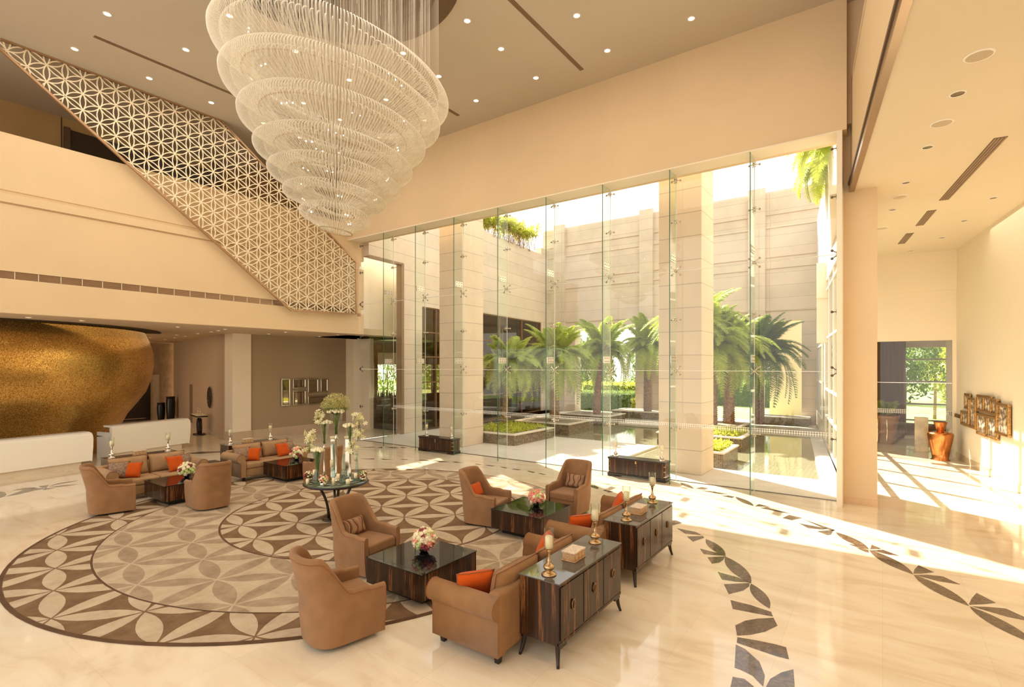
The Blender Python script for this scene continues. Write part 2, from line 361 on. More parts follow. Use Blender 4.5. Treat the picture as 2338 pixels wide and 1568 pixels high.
fl.add([(-45,-6,0),(12,-6,0),(12,FY,0),(-45,FY,0)], [(0,1,2,3)], 0)
fl.add([(-45,FY,0),(LX-.1,FY,0),(LX-.1,17.5,0),(-45,17.5,0)], [(0,1,2,3)], 0)
fl.add([(-.62,FY,0),(12,FY,0),(12,24,0),(-1.9,24,0)], [(0,1,2,3)], 0)
def inlay_poly(P, z=.0015): fl.add([(x, y, z) for x, y in P], [tuple(range(len(P)))], 1)
# cut petals of the stone inlay (outlines in metres on the floor)
CUT = [[(-3.73,12.98),(-3.66,13.24),(-3.48,13.19),(-3.53,12.99)],[(-3.55,12.84),(-3.4,12.92),(-3.14,12.88),(-2.95,12.87),(-3.11,12.76)],[(-3.04,12.59),(-2.91,12.73),(-2.77,12.7),(-2.79,12.54)],[(-2.23,12.06),(-2.19,12.34),(-1.98,12.24)],[(-2.13,12.01),(-2.0,12.13),(-1.53,11.91),(-1.73,11.89)],[(-1.61,11.47),(-1.54,11.78),(-1.29,11.7),(-1.44,11.4)],[(-1.3,11.26),(-0.83,11.21),(-0.89,11.08),(-1.13,11.02)],[(-0.97,10.91),(-0.73,11.19),(-0.75,10.83),(-0.8,10.76)],[(-1.27,11.61),(-0.84,11.29),(-0.71,11.19),(-0.72,11.09),(-0.9,11.19)],[(-0.48,10.44),(-0.38,10.46),(-0.2,10.3),(-0.31,10.3)],[(-0.36,10.3),(-0.19,10.28),(-0.18,10.14),(-0.24,10.15)],[(-0.17,10.34),(-0.15,10.63),(-0.02,10.47)],[(-0.16,10.28),(0.0,10.44),(0.22,10.25),(0.08,10.22)],[(0.36,9.49),(0.38,9.7),(0.44,9.94),(0.61,9.73),(0.45,9.55)],[(0.37,9.44),(0.52,9.56),(0.7,9.61),(0.87,9.39),(0.64,9.36)],[(0.88,8.66),(0.93,8.9),(1.01,9.17),(1.17,8.93),(1.03,8.78)],[(0.9,8.62),(1.07,8.72),(1.24,8.79),(1.38,8.62),(1.44,8.51),(1.21,8.51)],[(-3.11,9.61),(-2.75,9.59),(-2.61,9.47),(-2.88,9.39)],[(-2.81,9.25),(-2.58,9.44),(-2.54,9.35),(-2.64,9.03)],[(-3.5,9.94),(-3.27,10.1),(-3.12,9.99),(-3.22,9.74),(-3.44,9.76)],[(-3.6,10.32),(-3.51,10.38),(-3.37,10.22),(-3.48,10.14)],[(-2.45,8.76),(-2.16,8.72),(-2.04,8.65),(-2.21,8.57),(-2.33,8.54)],[(-2.24,8.43),(-2.02,8.63),(-2.01,8.46),(-2.03,8.31),(-2.11,8.19)],[(-1.96,7.92),(-1.67,7.88),(-1.49,7.79),(-1.67,7.7),(-1.84,7.67)],[(-1.78,7.52),(-1.5,7.77),(-1.48,7.64),(-1.52,7.45),(-1.65,7.23)],[(-1.59,7.06),(-1.35,7.06),(-1.11,7.01),(-1.07,6.89),(-1.24,6.86),(-1.37,6.84),(-1.51,6.82)],[(-1.39,6.4),(-1.32,6.59),(-1.21,6.73),(-1.06,6.86),(-0.99,6.68),(-1.08,6.45),(-1.2,6.28),(-1.32,6.17)],[(-1.31,6.14),(-1.12,6.19),(-0.94,6.22),(-0.84,6.22),(-0.78,5.98),(-0.9,5.97),(-1.08,5.99),(-1.29,6.01)],[(-1.29,5.97),(-1.19,5.93),(-1.02,5.76),(-0.93,5.53),(-0.91,5.33),(-1.03,5.46),(-1.15,5.5),(-1.2,5.5)],[(-0.89,5.34),(-0.88,5.5),(-0.81,5.68),(-0.72,5.81),(-0.67,5.5)],[(-1.18,5.33),(-1.08,5.36),(-0.98,5.28),(-1.16,5.15)],[(-15.69,12.4),(-15.4,12.72),(-15.18,12.71),(-15.43,12.45)],[(-15.16,12.72),(-15.1,12.95),(-14.89,12.73)],[(-15.03,12.96),(-14.7,13.14),(-14.38,13.1),(-14.58,12.95)],[(-14.39,13.14),(-14.47,13.3),(-14.28,13.4),(-14.2,13.27)],[(-14.2,13.32),(-13.92,13.61),(-13.97,13.38)],[(-13.76,10.83),(-13.43,11.17),(-13.31,11.05)],[(-13.27,11.26),(-12.74,11.39),(-13.04,11.18)],[(-12.6,11.53),(-12.61,11.63),(-12.41,11.69),(-12.38,11.61)],[(-12.17,11.74),(-12.01,11.87),(-11.65,11.97),(-11.76,11.83)],[(-11.65,12.01),(-11.3,12.11),(-10.99,12.14),(-11.26,11.94)],[(-10.98,12.15),(-10.91,12.25),(-10.56,12.27),(-10.78,12.15)],[(-10.15,12.3),(-10.16,12.39),(-9.93,12.36),(-9.94,12.28)],[(-9.79,12.34),(-9.74,12.42),(-9.47,12.44),(-9.53,12.34)],[(-9.26,12.39),(-9.23,12.44),(-8.98,12.42),(-9.01,12.33)],[(-8.8,12.33),(-8.76,12.4),(-8.51,12.41),(-8.57,12.32)],[(-8.29,12.37),(-8.24,12.41),(-7.97,12.34),(-8.01,12.25)],[(-7.83,12.25),(-7.8,12.32),(-7.57,12.28),(-7.64,12.2)],[(-6.03,11.81),(-5.87,11.85),(-5.7,11.7),(-5.66,11.53),(-5.94,11.67)],[(-5.51,11.51),(-5.47,11.6),(-5.23,11.51),(-5.31,11.39)],[(-6.26,11.91),(-6.1,11.9),(-6.03,11.81)],[(-17.34,2.99),(-17.01,3.09),(-16.67,3.06),(-16.43,2.98),(-16.31,2.81)],[(-16.41,2.99),(-16.91,3.39),(-16.96,3.59),(-16.81,3.76),(-16.68,3.72),(-16.64,3.53),(-16.44,3.23)],[(-17.09,3.23),(-17.2,3.47),(-17.12,3.62),(-16.95,3.67),(-16.91,3.58),(-16.96,3.4)],[(-17.17,3.73),(-17.12,3.92),(-16.8,3.8),(-16.88,3.74)],[(-16.81,3.78),(-16.53,3.9),(-16.51,3.67)],[(-16.92,3.86),(-17.19,4.13),(-17.22,4.37),(-17.13,4.52),(-17.06,4.27),(-17.0,4.05)],[(-16.8,3.85),(-16.81,4.14),(-16.61,4.38),(-16.61,4.16),(-16.65,3.95)],[(-19.49,7.99),(-19.41,8.56),(-18.99,8.98),(-18.7,8.84),(-19.02,8.32)]]
CH = [[(-0.69,11.06),(-0.18,10.31),(0.36,9.45),(0.88,8.61),(1.35,7.83)],[(-2.75,12.71),(-2.25,12.08)],[(-4.24,13.43),(-3.76,12.93)],[(-2.5,9.31),(-2.02,8.63),(-1.48,7.76),(-1.14,7.09)]]
for P in CUT: inlay_poly(P)
for c_ in CH:
    for i in range(len(c_)-1): inlay_poly(petal(c_[i], c_[i+1], .12))
struct(fl.build('floor', [marble, emper]))
# ---- round carpet: brown and cream petals of a hexagonal flower lattice, taupe middle ring
cp = MB()
def disc(cx_, cy_, r, z, m, n=96): cp.add([(cx_+r*math.cos(2*PI*i/n), cy_+r*math.sin(2*PI*i/n), z) for i in range(n)], [tuple(range(n))], m)
def lat_petals(cx_, cy_, r, z, m, w=.134):
    a = math.radians(-14.4); va = (math.cos(a), math.sin(a)); vb = (math.cos(a+2*PI/3), math.sin(a+2*PI/3)); o = (-8.818, 4.744)
    for i in range(-12, 13):
        for j in range(-12, 13):
            p = (o[0]+i*va[0]+j*vb[0], o[1]+i*va[1]+j*vb[1])
            if math.hypot(p[0]-cx_, p[1]-cy_) > r+1.2: continue
            for d in (va, vb, (-va[0]-vb[0], -va[1]-vb[1])):
                P = clip_convex([(p[0]+d[0]*.02+(q[0]-p[0])*.96, p[1]+d[1]*.02+(q[1]-p[1])*.96) for q in petal(p, (p[0]+d[0], p[1]+d[1]), w)], cx_, cy_, r)
                if len(P) > 2: cp.add([(x, y, z) for x, y in P], [tuple(range(len(P)))], m)
O, M_, I = (-8.87, 6.41, 4.80), (-8.62, 6.89, 4.33), (-8.58, 7.27, 2.94)
n = 128
cp.prism([(O[0]+O[2]*math.cos(2*PI*i/n), O[1]+O[2]*math.sin(2*PI*i/n)) for i in range(n)], .002, .012, 3)
disc(O[0], O[1], O[2]-.05, .0125, 0); lat_petals(O[0], O[1], O[2]-.06, .013, 1)
disc(*M_, .0138, 3); disc(M_[0], M_[1], M_[2]-.03, .0142, 1); lat_petals(M_[0], M_[1], M_[2]-.04, .0147, 2)
disc(*I, .0155, 3); disc(I[0], I[1], I[2]-.03, .0159, 0); lat_petals(I[0], I[1], I[2]-.04, .0164, 1)
tag(cp.build('round_carpet', [carp_dark, carp_light, carp_taupe, carp_edge]), 'large round carpet with brown and cream petal pattern under the lounge seating', 'carpet')
# ---- ceilings
ce = MB(); ce.box(-30, 8, -5, HY+.6, CEIL, CEIL+.3); struct(ce.build('ceiling', ceil_m))
# ---- header wall above the glass front
h = MB(); h.box(LX-.3, -.62, HY, FY+.25, SOF, CEIL); h.box(LX-9, LX-.3, FY+.0, FY+.25, LOW+.3, CEIL); struct(h.build('wall_back', plaster))
# stepped lower edge of the header
h = MB(); h.box(LX-.3, -.8, HY-.02, FY+.02, SOF-.03, SOF); struct(h.build('trim_1', plaster_pale))
# ---- left bulkhead: band grooves, grille, parapet, gallery behind
def leftwall(z0, z1, x=LX, th=.25, m=plaster, name='wall_left', y1=FY+.25):
    b = MB(); b.box(x-th, x, -5, y1, z0, z1); return struct(b.build(name, m))
lw_ = MB()
lw_.box(LX-.25, LX, -5, FY+.25, LOW, 5.12); lw_.box(LX-.25, LX, -5, FY+.25, 5.30, 6.93)
lw_.box(LX-.25, LX+.05, -5, FY+.0, 6.96, 7.17); lw_.box(LX-.25, LX-.03, -5, FY+.0, 6.9, 7.3); lw_.box(LX-.25, LX, -5, 12.9, 7.26, 8.65); lw_.box(LX-.25, LX, 12.9, FY+.25, 7.26, CEIL)
lw_.box(LX-.25, LX+.04, -5, FY+.2, LOW-.02, LOW+.10)
struct(lw_.build('wall_left', plaster, bevel=.01))
sl = MB(); sl.box(LX-.35, LX-.12, -5, FY, LOW, CEIL-2.2); struct(sl.build('wall_left_core', plaster))
gr = MB(); gr.box(LX-.06, LX-.03, -5, 12.9, 5.125, 5.295, 0)
for k in range(40): y = -4.6+k*.44; gr.box(LX-.05, LX-.005, y, y+.012, 5.125, 5.295, 1)
for k in range(5): gr.box(LX-.04, LX-.012, -5, 12.9, 5.135+k*.035, 5.145+k*.035, 0)
g = gr.build('air_grille', [trim_brown, plaster_pale]); tag(g, 'long brown linear air grille set into the cream bulkhead under the staircase screen', 'air grille')
# recessed niche at the bulkhead's end, beside the glass
nb = MB(); nb.box(LX, LX+.01, 13.36, FY+.1, 4.9, 7.3, 0); nb.box(LX, LX+.03, 13.34, FY+.15, 6.93, 7.03, 1); nb.box(LX, LX+.012, 13.5, 13.68, 5.0, 5.13, 2)
struct(nb.build('trim_2', [plaster, white_m, trim_brown]))
# gallery back wall: ochre panels with a dark opening
gb = MB(); gb.box(-21.3, -21, -5, HY+.6, 8.2, CEIL, 0)
for y in (1.9, 3.6, 5.1): gb.box(-21, -20.985, y, y+.02, 8.2, CEIL, 1)
gb.box(-21, -20.9, 5.25, 9.6, 8.2, 10.45, 1); gb.box(-21, -20.88, 9.6, 9.9, 8.2, CEIL, 2); gb.box(-20.95, -20.85, 5.15, 5.3, 8.2, 10.5, 2)
struct(gb.build('wall_gallery', [varied('ochre_panel', (.42, .27, .11), .08, .8, .5), mat('dark_gallery_glass', (.05, .032, .02), .08), mat('walnut_panel', (.10, .055, .03), .4)]))
gf = MB(); gf.box(-30, LX-.25, -5, HY+.6, 8.0, 8.2); struct(gf.build('floor_gallery', plaster))
# ---- low zone under the gallery (reception and lounge)
lc = MB(); lc.box(-36, LX-.2, -5, 17.5, LOW, LOW+.25); struct(lc.build('ceiling_reception', varied('low_ceiling_paint', (.62, .48, .34), .03, .5, .7)))
tw = MB(); tw.box(-21.6, -21.2, 11.2, 16.3, .35, LOW, 0); tw.box(-21.6, -21.19, 11.2, 16.3, 0, .35, 1); struct(tw.build('wall_lounge', [varied('woven_wallpaper', (.40, .30, .19), .18, 60, .85, 90, .4), varied('beige_skirting', (.58, .45, .32), .05, 2, .3)]))
pw = MB(); pw.box(-21.75, -21.12, 10.45, 11.2, .35, LOW, 0); pw.box(-21.77, -21.1, 10.43, 11.22, 0, .35, 1); pw.box(-21.24, -21.12, 15.9, 16.3, 0, LOW, 0); pw.box(-21.2, -19.9, 16.3, 16.5, 0, LOW, 0)
struct(pw.build('wall_pier', [plaster_pale, MATS['beige_skirting']]))
cw = MB(); cw.wallseg((-21.75, 10.43), (-33.2, 13.1), .16, LOW, -.3, 0); cw.wallseg((-21.75, 10.42), (-33.2, 13.09), 0, .16, -.31, 1)
d = Vector((-11.45, 2.67)).normalized(); nrm = Vector((-d.y, d.x)); nrm = -nrm if nrm.y > 0 else nrm
struct(cw.build('wall_corridor', [varied('corridor_paint', (.50, .36, .25), .03, .6, .7), MATS['beige_skirting']]))
def on_corr(s, off=0): p = Vector((-21.75, 10.43))+d*s+nrm*off; return p
dm = MB(); p0 = on_corr(6.35, .0); p1 = on_corr(7.15, .0); dm.wallseg(tuple(p1), tuple(p0), 0, 2.08, -.05 if False else .05, 0); struct(dm.build('door_1', varied('brown_door', (.16, .08, .04), .1, 3, .4)))
fw = MB(); fw.box(-33.9, -33.5, -2, 13.4, 0, LOW, 0); fw.box(-33.5, -33.3, 8.5, 12.4, 0, 2.5, 1)
struct(fw.build('wall_far', [varied('rosy_travertine', (.36, .23, .15), .2, 5, .5), varied('pale_travertine', (.66, .54, .40), .1, 6, .5)]))
# ---- glass front
NF = [-17.2, -15.21, -13.52, -11.7, -9.86, -8.08, -6.26, -4.4, -2.51, -.70]
for i in range(len(NF)-1):
    x0, x1 = NF[i]+.008, NF[i+1]-.008; g = MB()
    for z0, z1 in ((.0, 2.865), (2.885, 5.465), (5.485, SOF)): g.box(x0, x1, FY-.01, FY+.01, z0, z1, 0)
    if i: g.add([(x0,FY-.0125,1.40),(x1,FY-.0125,1.40),(x1,FY-.0125,1.51),(x0,FY-.0125,1.51)], [(0,1,2,3)], 2)
    for z in (2.875, 5.475): g.box(x0, x1, FY-.012, FY+.012, z-.006, z+.006, 1)
    struct(g.build('window_%d' % (i+1), [pane_g, mat('silicone_joint', (.85, .84, .78), .3) if 'silicone_joint' not in MATS else MATS['silicone_joint'], frit]))
# base channel
b = MB(); b.box(LX, -.7, FY-.03, FY+.03, 0, .012); struct(b.build('trim_3', dark_steel))
# ---- pilaster at the right end of the glass, and the right-hand side
RA = (.95, 0.0); RB = (-.58, 13.58)
p = MB(); p.box(-.73, -.10, 13.5, 14.2, .14, 8.25, 0); p.box(-.74, -.09, 13.48, 14.21, 0, .14, 1); struct(p.build('wall_pilaster', [plaster, varied('sand_skirting', (.66, .46, .28), .08, 4, .3)]))
e = MB(); e.box(-.80, -.70, HY-.02, FY+.1, 0, SOF+.0, 0); struct(e.build('trim_4', plaster_pale))
def L1(y, off=0): return (.95-.1126*y+off, y)
rw = MB()
rw.wallseg(L1(-5), L1(13.5), 6.98, 9.2, -.25, 0); rw.wallseg(L1(-5, .9), L1(13.6, .55), 9.1, CEIL, -.2, 1)
rw.box(-.75, 1.5, 13.3, 14.2, 8.2, CEIL, 0)
rw.prism([L1(-5), L1(13.4), L1(13.4, 1.2), L1(-5, 1.2)], 9.0, 9.1, 0)
struct(rw.build('wall_right_fascia', [plaster, varied('brown_panelling', (.42, .28, .15), .05, 1, .5)]))
tr = MB(); tr.wallseg(L1(-5, -.03), L1(13.5, -.03), 6.78, 6.93, -.1, 0); tr.wallseg(L1(-5, -.05), L1(13.5, -.05), 6.93, 6.99, -.1, 1)
struct(tr.build('trim_5', [varied('trim_metal', (.45, .34, .25), .05, 2, .25, metal=.9), mat('trim_gap', (.12, .06, .03), .5)]))
def L2(y, off=0): return (4.77-.126*y+off, y)
cr = MB(); cr.prism([L1(-5, -.0), L1(13.5), (L1(13.5)[0]-.4, 13.52), (-1.6, 23.6), (2.2, 23.6), L2(-5, .3)], 6.8, 7.0); struct(cr.build('ceiling_side_hall', varied('side_ceiling_paint', (.76, .66, .50), .02, .5, .7)))
wr = MB(); wr.wallseg(L2(-5), L2(23.6), .2, 6.8, -.3, 0); wr.wallseg(L2(-5, -.015), L2(23.6, -.015), 0, .2, -.3, 1); struct(wr.build('wall_right', [varied('ivory_plaster', (.84, .74, .58), .02, .4, .7), varied('ivory_skirting', (.70, .56, .38), .05, 3, .2)]))
# end wall of the side hall with the glass door
EY = 22.3
ew = MB(); ew.box(-2.0, 3.0, EY, EY+.25, 3.85, 6.8, 0); ew.box(-2.0, 3.0, EY-.05, EY, 5.5, 6.8, 0); struct(ew.build('wall_end', MATS['ivory_plaster']))
gd = MB(); gd.box(-1.9, .62, EY+.05, EY+.07, 0, 3.85, 0); gd.box(.63, 1.86, EY+.05, EY+.07, 0, 3.85, 0); gd.box(1.86, 2.05, EY, EY+.12, 0, 3.85, 1)
gd.add([(-1.9,EY+.04,1.36),(1.86,EY+.04,1.36),(1.86,EY+.04,1.52),(-1.9,EY+.04,1.52)], [(0,1,2,3)], 2); gd.box(-1.9, 1.86, EY+.03, EY+.08, 2.42, 2.44, 3)
dd = gd.build('door_2', [pane_g, plaster_pale, frit, steel]); struct(dd)
hd = MB()
for x in (-.15, .12): hd.tube([(x, EY-.05, .35), (x, EY-.05, 1.15)], .022, 8)
hd.build('door_handle', steel, dd)
# glazed outer side of the hall, facing the courtyard (lets the sun in)
K0, K1 = Vector((-.62, 14.2)), Vector((-1.86, 23.6))
gs = MB(); kd = (K1-K0)
def kp(t, off=0): q = K0+kd*t; return (q.x+off, q.y)
for t0, t1 in ((0, .09), (.965, 1.0)): gs.wallseg(kp(t0), kp(t1), 0, 6.8, -.3, 0)
gs.wallseg(kp(0), kp(1), 6.1, 10.2, -.3, 0); gs.wallseg(kp(0), kp(1), 0, .12, -.3, 0)
for k in range(5): t = .09+.875*k/4; gs.wallseg(kp(t-.006), kp(t+.006), .12, 6.1, -.1, 1)
for z in (1.1, 2.1, 4.0, 5.75): gs.wallseg(kp(.09), kp(.965), z, z+.07, -.1, 1)
struct(gs.build('wall_courtyard_right', [stone_m, mat('white_mullion', (.80, .74, .62), .4)]))
gw = MB(); gw.wallseg(kp(.09, .04), kp(.965, .04), .12, 6.1, -.015, 0); struct(gw.build('window_10', pane_g))
rest = MB(); rest.wallseg((-1.86, 23.6), (-2.75, 30.5), 0, 10.2, -.3, 0); struct(rest.build('wall_courtyard_right_far', stone_m))
wfar = MB(); wfar.wallseg((-1.93, 24.0), (-2.5, 28.5), .9, 5.2, .03, 0)
for k in range(4): q = k/3; wfar.wallseg((-1.93-.57*q-.0, 24.0+4.5*q-.03), (-1.93-.57*q, 24.0+4.5*q+.03), .9, 5.2, .06, 1)
for z in (.9, 2.3, 3.8, 5.2): wfar.wallseg((-1.93, 24.0), (-2.5, 28.5), z, z+.07, .06, 1)
struct(wfar.build('window_11', [dark_g, MATS['white_mullion']]))
# ================================================================ courtyard
WL0, WL1 = Vector((-17.0, 13.85)), Vector((-18.7, 30.5)); wd = WL1-WL0
def wp(y, off=0): t = (y-WL0.y)/wd.y; return (WL0.x+wd.x*t+off, y)
cw = MB()
def lwseg(y0, y1, z0, z1, m=0, off=0, th=.4): cw.wallseg(wp(y0, off), wp(y1, off), z0, z1, th, m)
lwseg(13.85, 15.9, 7.48, 10.45); lwseg(15.9, 17.2, 0, 10.45); lwseg(17.2, 19.6, 7.0, 10.45); lwseg(17.2, 19.6, 5.75, 7.0); lwseg(19.6, 21.6, 0, 10.45); lwseg(21.6, 29.5, 5.9, 10.45); lwseg(29.5, 30.5, 0, 10.9)
lwseg(30.5, 30.9, 0, 10.9)
struct(cw.build('wall_courtyard_left', stone_m))
# dark framed windows of the restaurant in that wall
def framed(name, y0, y1, z0, z1, ys, zs):
    g = MB(); g.wallseg(wp(y0, -.12), wp(y1, -.12), z0, z1, .02, 0)
    for y in [y0]+ys+[y1]: g.wallseg(wp(y-.035, -.04), wp(y+.035, -.04), z0, z1, .16, 1)
    for z in [z0]+zs+[z1-.06]: g.wallseg(wp(y0, -.04), wp(y1, -.04), z, z+.06, .16, 1)
    return struct(g.build(name, [dark_g, brown_frame]))
framed('window_12', 21.6, 29.5, 0, 5.9, [24.2, 26.9], [1.35, 2.9, 4.4])
framed('window_13', 17.2, 19.6, 0, 5.75, [18.3], [2.2, 3.4, 4.55])
# glass-closed opening beside the lobby
g = MB(); g.wallseg(wp(13.9, -.02), wp(15.85, -.02), 0, 7.46, .02, 0); g.wallseg(wp(15.8, .02), wp(15.95, .02), 0, 7.5, .3, 1); g.wallseg(wp(13.86, .02), wp(15.9, .02), 7.44, 7.52, .3, 1)
struct(g.build('window_14', [pane_g, mat('bronze_reveal', (.30, .20, .12), .4)]))
# white upper volume and bar seen through the opening
vb = MB(); vb.box(-20.9, -18.4, 13.9, 20.9, LOW, 7.9, 0); struct(vb.build('wall_upper_volume', white_m))
rr = MB(); rr.box(-27.5, -27.2, 17.0, 31, 0, 1.0, 0); rr.box(-27.5, -27.2, 17.0, 31, 3.9, 6.2, 0)
for y in (17, 19.8, 22.6, 25.4, 28.2, 30.7): rr.box(-27.5, -27.2, y, y+.3, 1.0, 3.9, 0)
rr.box(-21.6, -20.9, 16.6, 17.0, 0, LOW, 1); rr.box(-27.45, -27.3, 17.0, 31, 3.1, 3.9, 1); rr.box(-27.5, -18.9, 30.9, 31.2, 0, 6.2, 0)
struct(rr.build('wall_restaurant', [varied('restaurant_brown', (.20, .13, .08), .1, 1, .6), plaster_pale]))
rc = MB(); rc.box(-27.5, -19.2, 17.0, 31.2, 6.0, 6.2); struct(rc.build('ceiling_restaurant', MATS['restaurant_brown']))
rf = MB(); rf.box(-27.5, -17.4, 16.5, 31.2, -.05, .0); struct(rf.build('floor_restaurant', varied('dark_floor', (.20, .14, .09), .1, 2, .2)))
# stone piers standing free in front of the glass
for lab, x0, x1 in (('square beige stone pier outside the glass behind the left ebony chest', -13.82, -12.66), ('square beige stone pier outside the glass behind the right ebony chest', -5.24, -4.04)):
    q = MB(); q.box(x0, x1, 14.62, 15.85, 0, 9.6); o = q.build('stone_pier', stone_m, bevel=.01); tag(o, lab, 'stone pier', 'free standing stone piers'); 
# back wall of the courtyard
bw = MB(); BY = 30.5
openings = [(-16.6, -12.4), (-10.9, -5.75), (-5.27, -3.4)]
xs = -19.1
for a, b in openings: bw.box(xs, a, BY, BY+.8, 0, 5.4); xs = b
bw.box(xs, -2.3, BY, BY+.8, 0, 5.4); bw.box(-19.1, -2.3, BY, BY+.8, 5.4, 12.25)
for x in (-17.7, -11.65, -5.5): bw.box(x-.42, x+.42, BY-.22, BY, 5.4 if x > -17 else 0, 12.45)
for z in (5.9, 8.15, 8.75, 10.3, 11.0): bw.box(-19.1, -2.3, BY-.05, BY, z, z+.5 if z in (8.15, 10.3) else z+.08)
struct(bw.build('wall_courtyard_back', stone_back))
bp = MB(); bp.box(-5.4, -1.6, 33.6, 34, 0, 6.6); struct(bp.build('wall_garden_screen', varied('light_garden_stone', (.80, .66, .48), .04, 1, .6)))  # stone of a lighter colour than the courtyard walls
# ground: deck, pond, lawn
POND = [(-6.9, 15.9), (-1.0, 15.9), (-2.3, 25.7), (-17.9, 25.7), (-17.6, 19.1), (-6.9, 19.1)]
dk = MB()
dk.box(-17.3, -.6, FY+.02, 15.9, -.3, 0); dk.box(-18.2, -6.9, 15.9, 19.1, -.3, 0); dk.box(-19.2, -2.0, 25.7, 31.4, -.3, 0)
dk.prism([(-1.35, 15.9), (-.5, 15.9), (-1.6, 25.7), (-2.55, 25.7)], -.3, 0)
struct(dk.build('floor_courtyard_deck', deck_m))
pd = MB(); pd.box(-18.2, -.9, 15.85, 25.75, -.35, -.07); tag(pd.build('pond', water_m), 'shallow tiled reflecting pond in the courtyard between the planters', 'pond')
gd = MB(); gd.add([(-90,31.4,-.02),(60,31.4,-.02),(60,120,-.02),(-90,120,-.02)], [(0,1,2,3)], 0); gd.add([(-90,-20,-.4),(-27.5,-20,-.4),(-27.5,31.4,-.4),(-90,31.4,-.4)], [(0,1,2,3)], 0); gd.add([(3,22.6,-.03),(60,22.6,-.03),(60,31.4,-.03),(-2.0,31.4,-.03),(-1.6,24.2,-.03)], [(0,1,2,3,4)], 0)
gd.build('lawn', lawn_m)['kind'] = 'structure'
# planters
def planter(label, x0, x1, y0, y1, h=.46):
    t = thing('planter', label, 'planter', ((x0+x1)/2, (y0+y1)/2, -.08), 0, 'mosaic tiled planters')
    a, b = (x1-x0)/2, (y1-y0)/2; m = MB(); m.box(-a, a, -b, b, 0, h); m.build('tiled_wall', mosaic_m, t)
    r = MB(); 
    for s in ((-a-.03,a+.03,-b-.03,-b+.16),(-a-.03,a+.03,b-.16,b+.03),(-a-.03,-a+.16,-b+.16,b-.16),(a-.16,a+.03,-b+.16,b-.16)): r.box(*s, h, h+.05)
    r.build('coping', deck_m, t)
    s = MB(); s.box(-a+.16, a-.16, -b+.16, b-.16, h, h+.02); s.build('soil', gravel_m, t); return t
PL = [('tiled planter nearest the left stone pier, filled with yellow green ground cover', -13.7, -11.25, 15.95, 18.8), ('tiled planter in the pond holding the thick trunked palm', -14.2, -11.3, 20.2, 22.6),
      ('small tiled planter right of the right stone pier, nearest the glass', -5.3, -3.85, 16.2, 18.1), ('wide tiled planter behind the small one right of the right stone pier', -7.2, -4.1, 19.9, 22.3),
      ('tiled planter under the three close palm trunks', -8.2, -4.9, 23.3, 25.5), ('low tiled planter at the foot of the back wall pillar', -12.9, -9.3, 28.2, 30.0), ('dark tiled planter with the leaning palm on the far pond edge', -14.3, -11.4, 24.6, 26.6),
      ('long tiled planter wall below the right opening of the back wall', -5.6, -3.0, 29.4, 30.4)]
for a in PL: planter(*a)
# leaf clutter
def leaves(name, label, cat, fn, n, size, m, parent=None, group=None, stuff=False, seed=1, core=None):
    rnd = random.Random(seed); b = MB()
    for _ in range(n):
        p = Vector(fn(rnd)); s = size*(.6+.8*rnd.random()); R = Matrix.Rotation(rnd.random()*6.28, 3, 'Z') @ Matrix.Rotation((rnd.random()-.3)*1.8, 3, 'X')
        v = [p+R@Vector(q)*s for q in ((0,0,0),(.22,.5,.05),(0,1,0),(-.22,.5,.05))]; b.add(v, [(0,1,2,3)], 0)
    o = b.build(name, m, parent)
    if label: tag(o, label, cat, group, 'stuff' if stuff else None)
    return o
def boxfn(x0, x1, y0, y1, z0, z1, rx=.0):
    def f(r):
        x = r.uniform(x0, x1); y = r.uniform(y0, y1); u = ((x-x0)/(x1-x0)-.5)*2; w_ = ((y-y0)/(y1-y0)-.5)*2
        return (x, y, z0+(z1-z0)*r.random()*(1-.35*max(abs(u), abs(w_))**2)*(.8+.2*math.sin(x*5)*math.cos(y*4)))
    return f
for i, (lab, q) in enumerate([('yellow green ground cover in the planter by the left stone pier', (-13.5,-11.45,16.1,18.6)), ('yellow green ground cover in the small planter by the right stone pier', (-5.15,-4.0,16.35,17.95)),
        ('yellow green ground cover in the wide planter right of the right stone pier', (-7.0,-4.3,20.1,22.1))]):
    leaves('ground_cover', lab, 'ground cover', boxfn(*q, .38, .66), 2600, .11, leaf_y, stuff=True, seed=i)
# hedges and shrubs behind the back wall openings
def blob(name, label, cat, c_, r, m, n=1400, ls=.2, group=None, seed=3, stems=True):
    rnd = random.Random(seed); t = thing(name, label, cat, (c_[0], c_[1], 0), 0, group)
    def f(q):
        while True:
            v = Vector((q.uniform(-1,1), q.uniform(-1,1), q.uniform(-1,1)))
            if .55 < v.length < 1: break
        k = 1+.18*math.sin(v.x*5+seed)*math.cos(v.z*6)
        return (v.x*r[0]*k, v.y*r[1]*k, c_[2]+v.z*r[2]*k)
    leaves('foliage', None, None, f, n, ls, m, t, seed=seed)
    b = MB(); b.tube([(0,0,-.05),(.05,0,max(.3,c_[2]*.6)),(0,0,max(.5,c_[2]))], [.09,.07,.04], 6); b.build('trunk', bark, t); return t
def hedge(label, x0, x1, y0, y1, h_, m, n, ls=.12, seed=1):
    t = thing('hedge', label, 'hedge', ((x0+x1)/2, (y0+y1)/2, 0)); a, b = (x1-x0)/2, (y1-y0)/2
    def f(q):
        s = q.random()
        if s < .45: return (q.uniform(-a,a), -b*(1+.1*q.random()), q.uniform(0,h_))
        if s < .85: return (q.uniform(-a,a), q.uniform(-b,b), h_*(1+.08*q.random()))
        return (q.choice((-a,a)), q.uniform(-b,b), q.uniform(0,h_))
    leaves('foliage', None, None, f, n, ls, m, t, seed=seed); k = MB(); k.box(-a*.98, a*.98, -b*.95, b*.95, -.03, h_*.96); k.build('branches', leaf_d, t)
